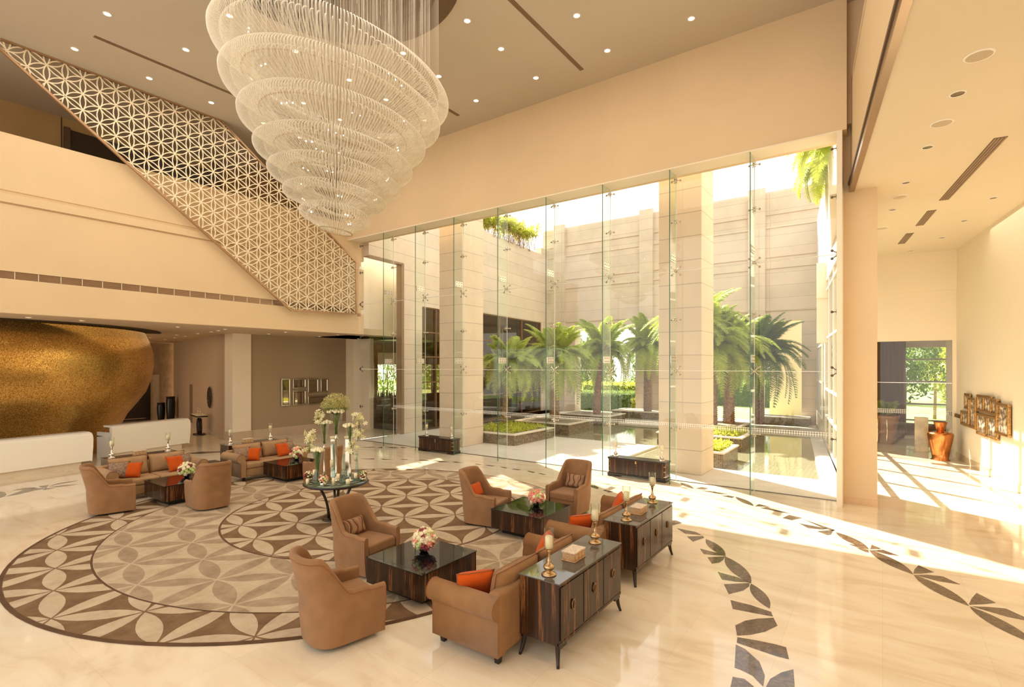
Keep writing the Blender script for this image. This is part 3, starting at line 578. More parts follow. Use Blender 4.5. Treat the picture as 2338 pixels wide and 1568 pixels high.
hedge('dark green clipped hedge seen through the left opening, nearest', -17.5, -13.4, 32.2, 33.6, 1.15, leaf_g, 3600, .14)
hedge('low yellow hedge strip on the lawn beyond the left opening', -20, -15.0, 38, 39.2, 1.5, leaf_y, 3000, .2, 2)
hedge('long pale clipped hedge on the lawn beyond the openings', -15, -3, 41.5, 43, 1.7, leaf_g, 5200, .22, 3)
hedge('yellow shrubs bordering the lawn beside the left opening', -13.3, -11.0, 32.0, 33.0, .75, leaf_y, 1800, .16, 4)
rnd = random.Random(11)
for i in range(20):
    x = -52+i*4.4+rnd.uniform(-.3, .3); y = 52+(i % 2)*4.5; z = rnd.uniform(2.4, 3.6); k = i % 3
    far = ['broad dark green tree in the line of trees beyond the lawn', 'light green tree in the line of trees beyond the lawn', 'olive green tree in the line of trees beyond the lawn'][k]
    blob('garden_tree', far, 'tree', (x, y, z), (2.5, 2.0, 2.9), [leaf_d, leaf_g, frond_m][k], 1500, .55, 'trees beyond the lawn', seed=i+20)
for i, (x, y) in enumerate(((-33.5, 25.5), (-35, 30.5), (-33.5, 35.5), (-36, 40.5))):
    blob('garden_tree', ['leafy tree outside the bar windows, seen through the leftmost glass', 'leafy tree outside the restaurant, second from the bar', 'leafy tree outside the restaurant, third from the bar', 'leafy tree outside the restaurant, farthest from the bar'][i], 'tree', (x, y, 2.9), (2.0, 2.2, 2.6), [frond_m, leaf_g][i % 2], 1800, .35, seed=i+60)
# ---- palms
def frond_mesh(m, L_=2.0, droop=1.0, seed=0):
    rnd = random.Random(seed); b = MB(); n = 44; pts = []
    for i in range(n+1):
        t = i/n; pts.append(Vector((L_*(t-.18*droop*t*t), 0, L_*(.6*t-.85*droop*t**2.3))))
    b.tube([tuple(p) for p in pts[::3]]+[tuple(pts[-1]+(pts[-1]-pts[-2])*.3)], [.022*(1-k/18)+.003 for k in range(len(pts[::3])+1)], 5)
    for i in range(3, n+1):
        p = pts[i]; t = (pts[i]-pts[i-1]).normalized(); fr = i/n; ll = .46*math.sin(PI*min(1, .12+fr*.84))**.7*(.9+.2*rnd.random())
        for s in (-1, 1):
            for q in range(2):
                e = Vector((.45+.25*q, s*(.85-.12*q), -.28-.3*rnd.random())).normalized()*ll; dq = t*(.03*q)
                w_ = t*.012+Vector((0,0,.004)); w_ = w_*1.5; b.add([p+dq-w_, p+dq+e*.55-w_*1.2+Vector((0,0,.03)), p+dq+e, p+dq+e*.55+w_*1.2+Vector((0,0,.03)), p+dq+w_], [(0,1,2,3,4)], 0)
    me = b.build('frond', m); return me
FR = {}
def palm(label, x, y, z0, h_, r0, nf, L_, m=frond_m, lean=(0, 0), seed=0, name='palm_tree'):
    rnd = random.Random(seed); t = thing(name, label, 'palm tree', (x, y, z0), 0, 'courtyard palms')
    b = MB(); n = int(h_/.09)
    prof = []
    pts = [(lean[0]*(k/n)**2, lean[1]*(k/n)**2, h_*k/n) for k in range(n+1)]
    b.tube(pts, [r0*(1.12-.25*k/n) for k in range(n+1)], 12)
    for k in range(1, n):
        for q in range(7):
            a = 2*PI*(q+.5*(k % 2))/7; c_ = Vector(pts[k]); rr = r0*(1.1-.25*k/n); dirv = Vector((math.cos(a), math.sin(a), 0)); sd_ = Vector((-dirv.y, dirv.x, 0))
            p = c_+dirv*rr*.9; b.add([p-sd_*rr*.42-Vector((0,0,.05)), p+sd_*rr*.42-Vector((0,0,.05)), p+dirv*rr*.35+Vector((0,0,.06)), p+dirv*rr*.02+Vector((0,0,.07))], [(0,1,2),(0,2,3),(1,3,2)], 0)
    b.build('trunk', bark, t)
    key = (m.name, round(L_, 1))
    top = Vector(pts[-1])
    nf = int(nf*1.7)
    for k in range(nf):
        ti = k % 4 if k % 4 < 3 else 1; kk = key+(ti,)
        if kk not in FR:
            FR[kk] = frond_mesh(m, L_, [.55, 1.0, 1.45][ti], seed+ti); o = FR[kk]; o.parent = t
        else:
            o = FR[kk].copy(); C.objects.link(o); o.parent = t
        o.location = top; a = 2.399*k+rnd.uniform(-.2, .2); o.rotation_euler = (rnd.uniform(-.2, .2), [-.75, -.25, .22][ti]+rnd.uniform(-.25, .2), a); s = .85+.3*rnd.random(); o.scale = (s, s, s)
    return t
palm('tall palm standing in the first planter, left of the thick trunked palm', -13.2, 18.0, .35, 2.7, .10, 26, 1.5, lean=(.1, .2), seed=1)
palm('thick trunked palm in the planter in the middle of the pond', -12.75, 21.4, .35, 2.9, .20, 46, 2.1, seed=2)
palm('slender leaning palm on the far pond edge, seen right of the thick trunked palm', -12.6, 25.6, .4, 3.3, .17, 32, 2.1, lean=(.35, .1), seed=3)
palm('palm in front of the back wall pillar, left of the right stone pier', -11.0, 28.9, .4, 3.6, .2, 34, 2.2, seed=4)
palm('leftmost of the three palms right of the right stone pier', -6.95, 24.3, .35, 4.2, .21, 40, 2.5, seed=5)
palm('middle of the three palms right of the right stone pier', -6.2, 24.0, .35, 3.5, .21, 34, 2.2, seed=6)
palm('rightmost of the three palms right of the right stone pier', -5.7, 25.0, .35, 3.3, .21, 34, 2.2, seed=7)
palm('dark green palm behind the group of three, partly hidden by the glass fin', -5.0, 28.2, .1, 3.3, .2, 44, 2.5, m=frond_dk, seed=8)
# shrubs on top of the courtyard walls
def roof_shrub(label, c_, n, spread, seed, m=leaf_y):
    t = thing('roof_shrub', label, 'shrub', c_); rnd = random.Random(seed); b = MB()
    for k in range(n):
        base = Vector((rnd.uniform(-1,1)*spread[0], rnd.uniform(-1,1)*spread[1], 0)); hh = rnd.uniform(.5, 1)*spread[2]; tip = base+Vector((rnd.uniform(-.3,.3), rnd.uniform(-.3,.3), hh))
        b.tube([tuple(base), tuple((base+tip)/2), tuple(tip)], .012, 4, 1)
        for q in range(14):
            a = rnd.random()*6.28; e = tip+Vector((math.cos(a)*.42, math.sin(a)*.42, rnd.uniform(-.15,.4))); s_ = Vector((-math.sin(a), math.cos(a), 0))*.045
            b.add([tip-s_*.5, (tip+e)/2-s_+Vector((0,0,.07)), e, (tip+e)/2+s_+Vector((0,0,.07)), tip+s_*.5], [(0,1,2,3,4)], 0)
    b.build('foliage', [m, bark], t)
roof_shrub('bright yellow green shrub growing on top of the left courtyard wall', (-18.4, 24.5, 10.3), 210, (.5, 3.4, 1.3), 5)
for k, (q, r_) in enumerate((((-1.45, 20.3, 10.05), 7), ((-1.7, 22.3, 9.9), 8))):
    t = thing('roof_palm', ['feathery palm hanging over the right courtyard wall, nearer the glass', 'feathery palm hanging over the right courtyard wall, farther from the glass'][k], 'palm', q, 0, 'palms on the right courtyard wall')
    b = MB(); b.tube([(.2,0,0),(.1,0,.5)], [.12,.08], 8); b.build('trunk', bark, t)
    if 'y' not in FR: 
        o = frond_mesh(leafm('bright_frond', (.36,.46,.08), (.62,.66,.16)), 1.5, 1.3, 4); FR['y'] = o; o.parent = t
    else: o = FR['y'].copy(); C.objects.link(o); o.parent = t
    o.location = (.1,0,.45); o.rotation_euler = (0, .2, 3.0)
    for i in range(11):
        o2 = FR['y'].copy(); C.objects.link(o2); o2.parent = t; o2.location = (.1, 0, .45); o2.rotation_euler = (0, random.uniform(-.4, .6), PI*.5+i*.3)
# ================================================================ furniture
def sm(t): t = max(0, min(1, t)); return t*t*(3-2*t)
def rbox(x0, x1, y0, y1, z0, z1, name, m, parent, bev=.02, seg=3): b = MB(); b.box(x0, x1, y0, y1, z0, z1); return b.build(name, m, parent, bevel=bev, bseg=seg)
def cushion_mb(w_, h_, t_, corner=.08, sag=0, n=14, M=None, puff=.55):
    """soft cushion: width x, height z, thickness y"""
    b = MB()
    for side in (-1, 1):
        def fn(u, v):
            a = u*2-1; c_ = v*2-1
            e = (max(0, 1-a**4)*max(0, 1-c_**4))**puff
            x = a*w_/2*(1-corner*(1-abs(c_)**3)*abs(a)**2*.9); z = c_*h_/2*(1-corner*(1-abs(a)**3)*abs(c_)**2*.9)
            return (x, side*t_/2*e, z+h_/2)
        b.grid(fn, n, n, 0, M)
        if side < 0: b.f[-n*n:] = [tuple(reversed(f)) for f in b.f[-n*n:]]
    return b
def pipe_of(w_, h_, corner, M=None, r=.006):
    P = []
    for k in range(48):
        s = k/48*4; i = int(s); f = (s-i)*2-1
        a, c_ = [(f, -1), (1, f), (-f, 1), (-1, -f)][i]
        P.append((a*w_/2*(1-corner*(1-abs(c_)**3)*abs(a)**2*.9), 0, c_*h_/2*(1-corner*(1-abs(a)**3)*abs(c_)**2*.9)+h_/2))
    P.append(P[0]); b = MB(); b.tube(P, r, 6, 0, M, False); return b
# ---- armchair
def chair_shell():
    nu = 40; W, YF, YB, YC = .36, .40, -.38, -.06; th = .075
    def plan(u, off=0):
        w_, b_ = W-off, (YC-YB)-off
        L0 = YF-YC; La = 1.25; tot = 2*L0+La; s = u*tot
        if s < L0: return (-w_, YF-s)
        if s > L0+La: return (w_, YC+(s-L0-La))
        a = PI*(s-L0)/La; ca, sa = -math.cos(a), math.sin(a); e = .72
        return (math.copysign(abs(ca)**e, ca)*w_, YC-abs(sa)**e*b_)
    def top(u):
        x, y = plan(u); return .585+.03*sm((y-.1)/.3)*0+.40*sm((YC+.06-y)/.23)-.02*(y > .2)
    def lean(x, y, z, off):
        k = max(0, z-.50)/.55
        bk = sm((.12-y)/.35)
        return (x*(1-.10*k*bk), y-.13*k*bk*1.0, z)
    lv_o = [0, .12, .3, .5, .7, .85, .95]; lv_i = [.97, .9, .75, .55, .35]
    def fn(u, v):
        k = v*14; t = top(u); z0 = .035
        x, y = plan(u); xi, yi = plan(u, th)
        # outer 0..6, crown 7..9, inner 10..14
        i = int(round(k))
        if i <= 6: z = z0+(t-z0)*lv_o[i]; o = 0; fl_ = .92+.08*sm(z/.35); q = (x*fl_, y*fl_ if y < 0 else y, z); return lean(*q, 0)
        if i <= 9:
            f = [.12, .5, .88][i-7]; xx, yy = x+(xi-x)*f, y+(yi-y)*f; return lean(xx, yy, t+[.0, .012, .0][i-7], 0)
        z = z0+(t-z0)*lv_i[i-10]; z = max(z, .30); return lean(xi, yi, z, 0)
    b = MB(); b.grid(fn, nu, 14)
    for u in (0, 1):
        P = [fn(u, j/14) for j in range(15)]; P = P+[(P[-1][0], P[-1][1], .035)]
        b.add(P, [tuple(range(16)) if u == 1 else tuple(range(15, -1, -1))])
    pp = MB(); pp.tube([fn(i/nu, 6/14) for i in range(nu+1)], .006, 6); pp.tube([fn(0, j/14) for j in range(0, 7)], .005, 6); pp.tube([fn(1, j/14) for j in range(0, 7)], .005, 6)
    return b, pp
def make_chair(label, col=chair_f):
    t = thing('armchair', label, 'armchair'); b, pp = chair_shell()
    sh = b.build('shell', col, t); pp.build('piping', rust_f, t)
    a = MB(); a.box(-.285, .285, -.06, .375, .035, .31); a.build('apron', col, t, bevel=.01)
    c_ = MB(); c_.prism([(-.283,.395),(-.283,-.08),(-.25,-.19),(-.17,-.27),(.17,-.27),(.25,-.19),(.283,-.08),(.283,.395)], .30, .45); c_.build('seat_cushion', col, t, bevel=.035, bseg=4)
    s = MB(); s.lathe([(.001,0),(.25,0),(.26,.02),(.26,.036)], 28, 0, T(0, .02, 0)); s.build('swivel_base', black_m, t); return t
CH = [('high backed caramel armchair in the foreground seen from behind, left of the ebony coffee table', -4.95, 3.60, -12),
      ('high backed armchair with a wavy striped lumbar pillow, left of the foreground coffee table', -6.30, 5.02, -84),
      ('high backed armchair with an orange pillow, left of the second coffee table', -6.22, 7.82, -80),
      ('high backed armchair with a zigzag pillow facing the camera, behind the second coffee table', -5.22, 9.42, 180),
      ('tan armchair on the far left, seen from the side in front of the left sofa', -12.92, 3.92, -14),
      ('brown barrel backed armchair right of the left coffee table, its back to the camera', -11.62, 5.28, 84),
      ('armchair partly hidden behind the round flower table, right of the second left coffee table', -11.5, 7.98, 88)]
ch0 = None
for lab, x, y, r_ in CH:
    if ch0 is None: ch0 = make_chair(lab); ch0.location = (x, y, .014); ch0.rotation_euler = (0, 0, math.radians(r_)); ch0['group'] = 'armchairs of the lounge'
    else: dup(ch0, (x, y, .017), math.radians(r_), lab, 'armchairs of the lounge')
# ---- sofa, front = +Y
def make_sofa(label, f):
    t = thing('sofa', label, 'sofa', group='sofas of the lounge'); Wd = 1.04
    rbox(-Wd+.13, Wd-.13, -.43, .40, .105, .30, 'base_frame', f, t, .02)
    b = MB(); b.box(-Wd+.12, Wd-.12, -.455, -.30, .10, .73); b.build('backrest', f, t, bevel=.045, bseg=4)
    for s in (-1, 1):
        a = MB(); r = .115; P = []
        for k in range(15): q = -PI*.42+k*(PI*1.55)/14; P.append((s*(Wd-.115)+s*r*math.cos(q), .585+r*math.sin(q)))
        P = [(s*(Wd-.10), .10)]+[(s*(Wd-.10), .44)]+P+[(s*(Wd-.24), .48), (s*(Wd-.24), .10)]
        n = len(P); v = [(x, .43, z) for x, z in P]+[(x, -.45, z) for x, z in P]
        fs = [(i, (i+1) % n, n+(i+1) % n, n+i) for i in range(n)]
        a.add(v, fs, 0, None, True); a.add(v[:n], [tuple(range(n))]); a.add(v[n:], [tuple(range(n-1, -1, -1))])
        arm = a.build('arm', f, t, weld=True)
        p_ = MB(); p_.tube([(x, .432, z) for x, z in P], .006, 6); p_.build('piping', rust_f, arm)
        for y in (-.38, .36):
            l = MB(); l.add([(s*(Wd-.2)-.035,y-.035,.11),(s*(Wd-.2)+.035,y-.035,.11),(s*(Wd-.2)+.035,y+.035,.11),(s*(Wd-.2)-.035,y+.035,.11),(s*(Wd-.2)-.025,y-.025,0),(s*(Wd-.2)+.025,y-.025,0),(s*(Wd-.2)+.025,y+.025,0),(s*(Wd-.2)-.025,y+.025,0)],
                  [(0,1,2,3),(7,6,5,4),(0,4,5,1),(1,5,6,2),(2,6,7,3),(3,7,4,0)]); l.build('leg', dark_wood, t)
        rbox(s*.405-.398, s*.405+.398, -.28, .42, .30, .45, 'seat_cushion', f, t, .045, 4)
        M = T(s*.405, -.22, .44) @ RX(math.radians(14)); cu = cushion_mb(.80, .44, .20, .05, M=M).build('back_cushion', f, t, weld=True)
        pipe_of(.80, .44, .05, M).build('piping', rust_f, cu)
    return t
SO = [('tan sofa in the foreground with its back against the near ebony sideboard', -3.55, 5.05, 90, 0, tan_f), ('tan sofa behind the foreground one, its back against the farther ebony sideboard', -3.62, 7.58, 90, 1, tan_f),
      ('beige sofa at far left in front of the reception desks', -14.02, 5.10, -90, 0, sand_f), ('beige sofa behind the flower table, in front of the woven wall', -13.86, 7.80, -90, 0, sand_f)]
s0 = {}
for lab, x, y, r_, _, f in SO:
    if f.name not in s0: s = make_sofa(lab, f); s0[f.name] = s; s.location = (x, y, .0); s.rotation_euler = (0, 0, math.radians(r_))
    else: s = dup(s0[f.name], (x, y, 0), math.radians(r_), lab, 'sofas of the lounge')
    if x < -8: s.location.z = .014
# ---- scatter pillows (things of their own)
def pillow(label, loc, rz, tilt, m, w_=.42, h_=.40, t_=.16, roll=0, name='throw_pillow', group='scatter pillows'):
    t = thing(name, label, 'pillow', loc, rz, group); M = RX(tilt) @ RY(roll)
    c_ = cushion_mb(w_, h_, t_, .10, M=M, puff=.5).build('cover', m, t, weld=True); pipe_of(w_, h_, .10, M, .005).build('piping', rust_f, t); return t
def on_sofa(i, lx, ly, label, m, rz=0, tilt=20, roll=0, **k):
    _, x, y, r_, _, _ = SO[i]; a = math.radians(r_); p = Vector((x, y, .455)); q = RZ(a) @ Vector((lx, ly, 0))
    pillow(label, (p.x+q.x, p.y+q.y, .455), a+math.radians(rz), math.radians(tilt), m, roll=math.radians(roll), **k)
on_sofa(0, -.68, .10, 'orange velvet pillow at the near end of the foreground sofa', orange_f, -35, 24)
on_sofa(0, .66, .10, 'orange velvet pillow at the far end of the foreground sofa', orange_f, 30, 24)
on_sofa(1, -.68, .10, 'orange velvet pillow at the near end of the second sofa', orange_f, -35, 24)
on_sofa(1, .66, .10, 'rust orange pillow at the far end of the second sofa, beside the candle holder', orange_f, 35, 24)
on_sofa(2, .70, .02, 'bronze brocade pillow in the left corner of the far left sofa', brocade_f, -25, 22)
on_sofa(2, .50, .14, 'bright orange pillow leaning at the left end of the far left sofa', orange_f, 40-80, 26, w_=.38, h_=.38)
on_sofa(2, -.48, .12, 'orange velvet pillow at the right end of the far left sofa', orange_f, 12, 24)
on_sofa(2, -.70, .02, 'bronze brocade pillow behind the orange one at the right end of the far left sofa', brocade_f, 20, 20)
on_sofa(3, .70, .02, 'bronze brocade pillow in the left corner of the beige sofa behind the flower table', brocade_f, -20, 22)
on_sofa(3, .50, .14, 'bright orange pillow at the left end of the beige sofa behind the flower table', orange_f, -45, 26, w_=.38, h_=.38)
on_sofa(3, -.45, .12, 'orange velvet pillow at the right end of the beige sofa behind the flower table', orange_f, 8, 24)
on_sofa(3, -.70, .02, 'bronze brocade pillow at the right end of the beige sofa behind the flower table', brocade_f, 20, 20)
def on_chair(i, label, m, w_=.36, h_=.22, dz=0, dx=0, rz=0):
    _, x, y, r_ = CH[i]; a = math.radians(r_); q = RZ(a) @ Vector((dx, -.13, 0)); pillow(label, (x+q.x, y+q.y, .475), a+math.radians(rz), math.radians(22), m, w_, h_, .12, name='lumbar_pillow', group='lumbar pillows on the armchairs')
on_chair(1, 'wavy striped lumbar pillow on the armchair left of the foreground coffee table', wavy_f, .42, .26)
on_chair(2, 'orange lumbar pillow on the armchair left of the second coffee table', orange_f, .42, .28)
on_chair(3, 'brown zigzag lumbar pillow on the armchair that faces the camera', wavy_f, .46, .29)
on_chair(4, 'dark brown lumbar pillow on the far left armchair', brocade_f)
# ---- coffee tables
def coffee(label, x, y, w_=1.04, m=wood):
    t = thing('coffee_table', label, 'coffee table', (x, y, .0155), 0, 'square ebony coffee tables'); a = w_/2
    rbox(-a, a, -a, a, .10, .425, 'body', m, t, .004, 1); rbox(-a+.14, a-.14, -a+.14, a-.14, 0, .10, 'plinth', black_m, t, .003, 1)
    g = MB(); g.box(-a-.008, a+.008, -a-.008, a+.008, .425, .437); g.build('glass_top', black_glass, t, bevel=.002); return t
c0 = coffee('square ebony coffee table with a black glass top in the foreground, holding a bouquet', -5.09, 5.05)
for lab, x, y in (('square ebony coffee table with black glass top behind the foreground one', -5.18, 7.88), ('square ebony coffee table in front of the far left sofa', -12.88, 5.22), ('square ebony coffee table in front of the beige sofa behind the flower table', -12.88, 7.96)): dup(c0, (x, y, .0155), 0, lab)
st = thing('side_table', 'low dark side table beside the right arm of the far left sofa', 'side table', (-14.15, 6.42, 0)); rbox(-.28, .28, -.25, .25, .03, .50, 'body', wood, st, .004, 1); rbox(-.29, .29, -.26, .26, .50, .512, 'glass_top', black_glass, st, .002, 1)
# ---- sideboards
def sideboard(label, x, y, rz):
    t = thing('sideboard', label, 'sideboard', (x, y, 0), rz, 'ebony sideboards behind the sofas'); a, b = .745, .235
    rbox(-a, a, -b, b, .21, .825, 'body', wood, t, .004, 1)
    g = MB(); g.box(-a-.01, a+.01, -b-.01, b+.01, .826, .838); g.build('glass_top', varied('reflective_glass_top', (.10, .085, .07), .05, 1, .03), t, bevel=.002)
    for k in (-1, 0, 1):
        d_ = rbox(k*.487-.236, k*.487+.236, b, b+.012, .26, .79, 'door', wood, t, .003, 1)
        h_ = MB(); cx_ = k*.487+(-.17 if k == 1 else .17 if k == -1 else -.17)*0
        P = [(cx_+.030*math.cos(q*PI/8), b+.024, .55+.048*math.sin(q*PI/8)) for q in range(17)]; h_.tube(P, .007, 6, 0, None, False)
        h_.box(cx_-.004, cx_+.004, b+.01, b+.03, .51, .59); h_.build('ring_handle', bronze, d_)
    rr_ = MB(); rr_.box(-a, a, b-.02, b+.004, .21, .24); rr_.build('lower_rail', wood, t)
    for sx_ in (-1, 1):
        for sy_ in (-1, 1):
            l = MB(); P = []; Rr = []
            for k in range(9): q = k/8; P.append((sx_*(a-.035+.045*q**2.2), sy_*(b-.035+.03*q**2.2), .24*(1-q))); Rr.append(.034-.016*q)
            l.tube(P, Rr, 4); 
            l.prism([(sx_*(a-.02), sy_*(b-.0)), (sx_*(a-.16), sy_*(b-.0)), (sx_*(a-.16), sy_*(b-.02)), (sx_*(a-.02), sy_*(b-.02))][::(1 if sx_*sy_ > 0 else -1)], .175, .215)
            l.build('leg', dark_wood, t)
    return t
sideboard('ebony sideboard with three doors and a glass top in the foreground, behind the near sofa', -2.85, 5.22, -PI/2)
sb0 = [o for o in C.objects if o.name == 'sideboard'][0]
dup(sb0, (-2.96, 7.47, 0), -PI/2, 'ebony sideboard with three doors behind the second sofa, farther from the camera')
dup(sb0, (-14.78, 5.12, 0), PI/2, 'ebony sideboard behind the far left sofa, below the reception desks'); dup(sb0, (-14.66, 7.78, 0), PI/2, 'ebony sideboard behind the beige sofa nearest the woven wall')
# ---- candle holders
def holder(label, loc, m, gr='brass candle holders'):
    t = thing('candle_holder', label, 'candle holder', loc, 0, gr)
    b = MB(); b.lathe([(.001,0),(.076,0),(.079,.008),(.066,.02),(.036,.034),(.030,.045),(.050,.058),(.060,.078),(.055,.098),(.028,.115),(.018,.125),(.024,.135),(.015,.15),(.012,.19),(.018,.235),(.026,.25),(.017,.262),(.036,.27),(.044,.278),(.001,.28)], 20); b.build('stem', m, t)
    g = MB(); g.lathe([(.044,.278),(.051,.30),(.053,.475),(.0505,.475),(.049,.30),(.042,.281)], 20, cap=False); g.build('hurricane_glass', vase_g, t)
    c_ = MB(); c_.lathe([(.001,.281),(.040,.281),(.040,.395),(.032,.40),(.001,.393)], 16); c_.build('candle', wax, t); return t
ZT = .839
hb = holder('brass candle holder nearest the camera on the foreground sideboard', (-2.82, 4.62, ZT), brass)
dup(hb, (-2.87, 5.78, ZT), 0, 'brass candle holder at the far end of the foreground sideboard'); dup(hb, (-2.93, 6.88, ZT), 0, 'brass candle holder at the near end of the second sideboard, beside the carved box'); dup(hb, (-2.97, 8.0, ZT), 0, 'brass candle holder at the far end of the second sideboard')
hs = holder('silver candle holder at the left end of the sideboard behind the far left sofa', (-14.78, 4.52, ZT), silver, 'silver candle holders')
dup(hs, (-14.82, 5.72, ZT), 0, 'silver candle holder at the right end of the sideboard behind the far left sofa'); dup(hs, (-14.68, 7.2, ZT), 0, 'silver candle holder at the left end of the sideboard nearest the woven wall'); dup(hs, (-14.72, 8.38, ZT), 0, 'silver candle holder at the right end of the sideboard nearest the woven wall')
# ---- carved boxes
box_wood = varied('carved_wood', (.52, .30, .13), .2, 20, .5, 70, .5)
def carved(label, loc, rz):
    t = thing('carved_box', label, 'box', loc, rz, 'carved wooden boxes')
    rbox(-.13, .13, -.085, .085, 0, .014, 'foot', box_wood, t, .004, 2); rbox(-.122, .122, -.077, .077, .014, .088, 'body', box_wood, t, .003, 1)
    l = MB(); l.box(-.13, .13, -.085, .085, .09, .108); l.build('lid', varied('pale_inlaid_lid', (.66, .50, .36), .25, 40, .4), t, bevel=.004)
    r = MB()
    for cx_ in (-.08, 0, .08):
        for q in range(8): a = q*PI/4; r.sphere((cx_+.016*math.cos(a), -.079, .05+.016*math.sin(a)), .007, 6, 4)
        r.sphere((cx_, -.079, .05), .008, 6, 4)
        for q in range(8): a = q*PI/4; r.sphere((cx_*.5+.016*math.cos(a), .079, .05+.016*math.sin(a)), .007, 6, 4)
    for q in range(8):
        a = q*PI/4
        for s in (-1, 1): r.sphere((s*.124, .016*math.cos(a), .05+.016*math.sin(a)), .007, 6, 4)
    r.build('rosettes', varied('pale_rosette', (.62, .44, .24), .1, 9, .5), t); return t
cb = carved('carved wooden box with pale lid on the foreground sideboard', (-2.83, 5.17, ZT), PI/2)
dup(cb, (-2.93, 7.33, ZT), PI/2, 'carved wooden box on the second sideboard, between two brass candle holders'); dup(cb, (-14.76, 5.08, ZT), PI/2, 'pale wooden box on the sideboard behind the far left sofa'); dup(cb, (-14.66, 7.68, ZT), PI/2, 'pale wooden box on the sideboard nearest the woven wall')
# ---- ebony chests at the glass
def chest(label, x0, x1, y):
    t = thing('ebony_chest', label, 'chest', ((x0+x1)/2, y, 0), 0, 'brass bound ebony chests'); a = (x1-x0)/2; b = .19
    rbox(-a, a, -b, b, .09, .47, 'body', wood, t, .004, 1); rbox(-a-.02, a+.02, -b-.02, b+.02, .47, .52, 'lid', dark_wood, t, .008, 2)
    p = MB()
    p.box(-a-.025, a+.025, -b-.025, b+.025, .05, .09)
    for s in (-1, 1): p.prism([(s*(a+.02), -b-.02), (s*(a-.22), -b-.02), (s*(a-.22), b+.02), (s*(a+.02), b+.02)][::(1 if s < 0 else -1)], 0, .05)
    p.build('plinth', dark_wood, t, bevel=.006)
    m = MB()
    for s in (-1, 1):
        for z in (.14, .27, .40): m.box(s*a-.03 if s > 0 else -a-.004, a+.004 if s > 0 else -a+.03, -b-.004, -b+.10, z-.01, z+.01)
    m.build('brass_strap', brass, t)
    k = MB(); k.box(-.02, .02, -b-.012, -b, .36, .47); k.lathe([(.001,0),(.028,0),(.028,.01),(.001,.01)], 12, 0, T(0, -b-.002, .37) @ RX(PI/2)); k.build('lock_plate', brass, t); return t
chest('ebony chest with brass straps by the glass at the left stone pier', -13.42, -11.84, 13.34); chest('ebony chest with brass straps by the glass at the right stone pier', -6.12, -4.55, 13.34)
for lab, x in (('silver candle holder at the left end of the left chest by the glass', -13.2), ('silver candle holder at the right end of the left chest by the glass', -12.02), ('silver candle holder at the left end of the right chest by the glass', -5.98), ('silver candle holder at the right end of the right chest by the glass', -4.68)):
    dup(hs, (x, 13.32, .522), 0, lab)
# ---- bouquets: low balls of blossoms
pink = mat('pink_petal', (.85, .36, .26), .6); cream = mat('cream_petal', (.90, .80, .56), .6); red = mat('wine_petal', (.30, .05, .06), .6); lime = mat('lime_petal', (.62, .68, .28), .6)
def blossom_mesh(m, r=.026, seed=0):
    rnd = random.Random(seed); b = MB()
    for ring, (n_, el, rr) in enumerate(((6, .25, 1), (5, .75, .8), (3, 1.2, .5))):
        for k in range(n_):
            a = 2*PI*k/n_+ring*.5; d_ = Vector((math.cos(a)*math.cos(el), math.sin(a)*math.cos(el), math.sin(el)))*r*(.9+.3*rnd.random()); s_ = Vector((-math.sin(a), math.cos(a), 0))*r*.5*rr
            b.add([Vector((0,0,-r*.2)), d_*.7-s_, d_*1.15, d_*.7+s_], [(0,1,2,3)], 0, None, True)
    b.sphere((0,0,r*.1), r*.78, 7, 5)
    return b.build('blossom', m)
BL = []
def bouquet(label, loc, r=.10, n_=30, cols=None, seed=0, glass=False, grp='low bouquets'):
    t = thing('bouquet', label, 'bouquet', loc, 0, grp); rnd = random.Random(seed)
    v = MB(); v.lathe([(.001,0),(.04,0),(.06,.02),(.062,.05),(.05,.07),(.001,.07)], 16); v.build('bowl', black_glass if not glass else silver, t)
    lf = MB()
    for k in range(70):
        d_ = Vector((rnd.uniform(-1,1), rnd.uniform(-1,1), rnd.uniform(-.6,1))).normalized(); c_ = Vector((0,0,.055+r*.8))+d_*r*.78; s_ = d_.orthogonal().normalized()*.016
        lf.add([c_-d_*.03, c_+s_, c_+d_*.035, c_-s_], [(0,1,2,3)])
    lf.sphere((0,0,.055+r*.8), r*.72, 10, 7); lf.build('leaves', leaf_g, t)
    for k in range(n_):
        z = 1-1.55*(k+.5)/n_; a = k*2.39996; q = math.sqrt(max(0, 1-z*z)); d_ = Vector((q*math.cos(a), q*math.sin(a), z)); m = (cols or [cream, pink, cream, lime, cream, red])[rnd.randrange(6)]
        o = next((x for x in BL if x.active_material == m), None)
        if o is None: o = blossom_mesh(m); BL.append(o); o.parent = t
        else: o = o.copy(); C.objects.link(o); o.parent = t
        o.location = Vector((0,0,.055+r*.8))+d_*r*(.88+.12*rnd.random()); o.rotation_euler = d_.to_track_quat('Z', 'Y').to_euler(); s = r/.10*(.9+.5*rnd.random()); o.scale = (s, s, s)
    return t
bouquet('round bouquet of cream and pink blossoms on the foreground coffee table', (-5.13, 5.12, .4535), .14, 64, seed=1)
bouquet('round bouquet of pink and cream blossoms on the second coffee table', (-5.14, 7.98, .4535), .125, 52, [pink, pink, cream, cream, lime, pink], 2)
bouquet('mixed bouquet on the coffee table in front of the far left sofa', (-13.0, 5.4, .4535), .15, 40, None, 3)
bouquet('mixed bouquet on the coffee table in front of the beige sofa behind the flower table', (-13.0, 8.15, .4535), .15, 40, None, 4)
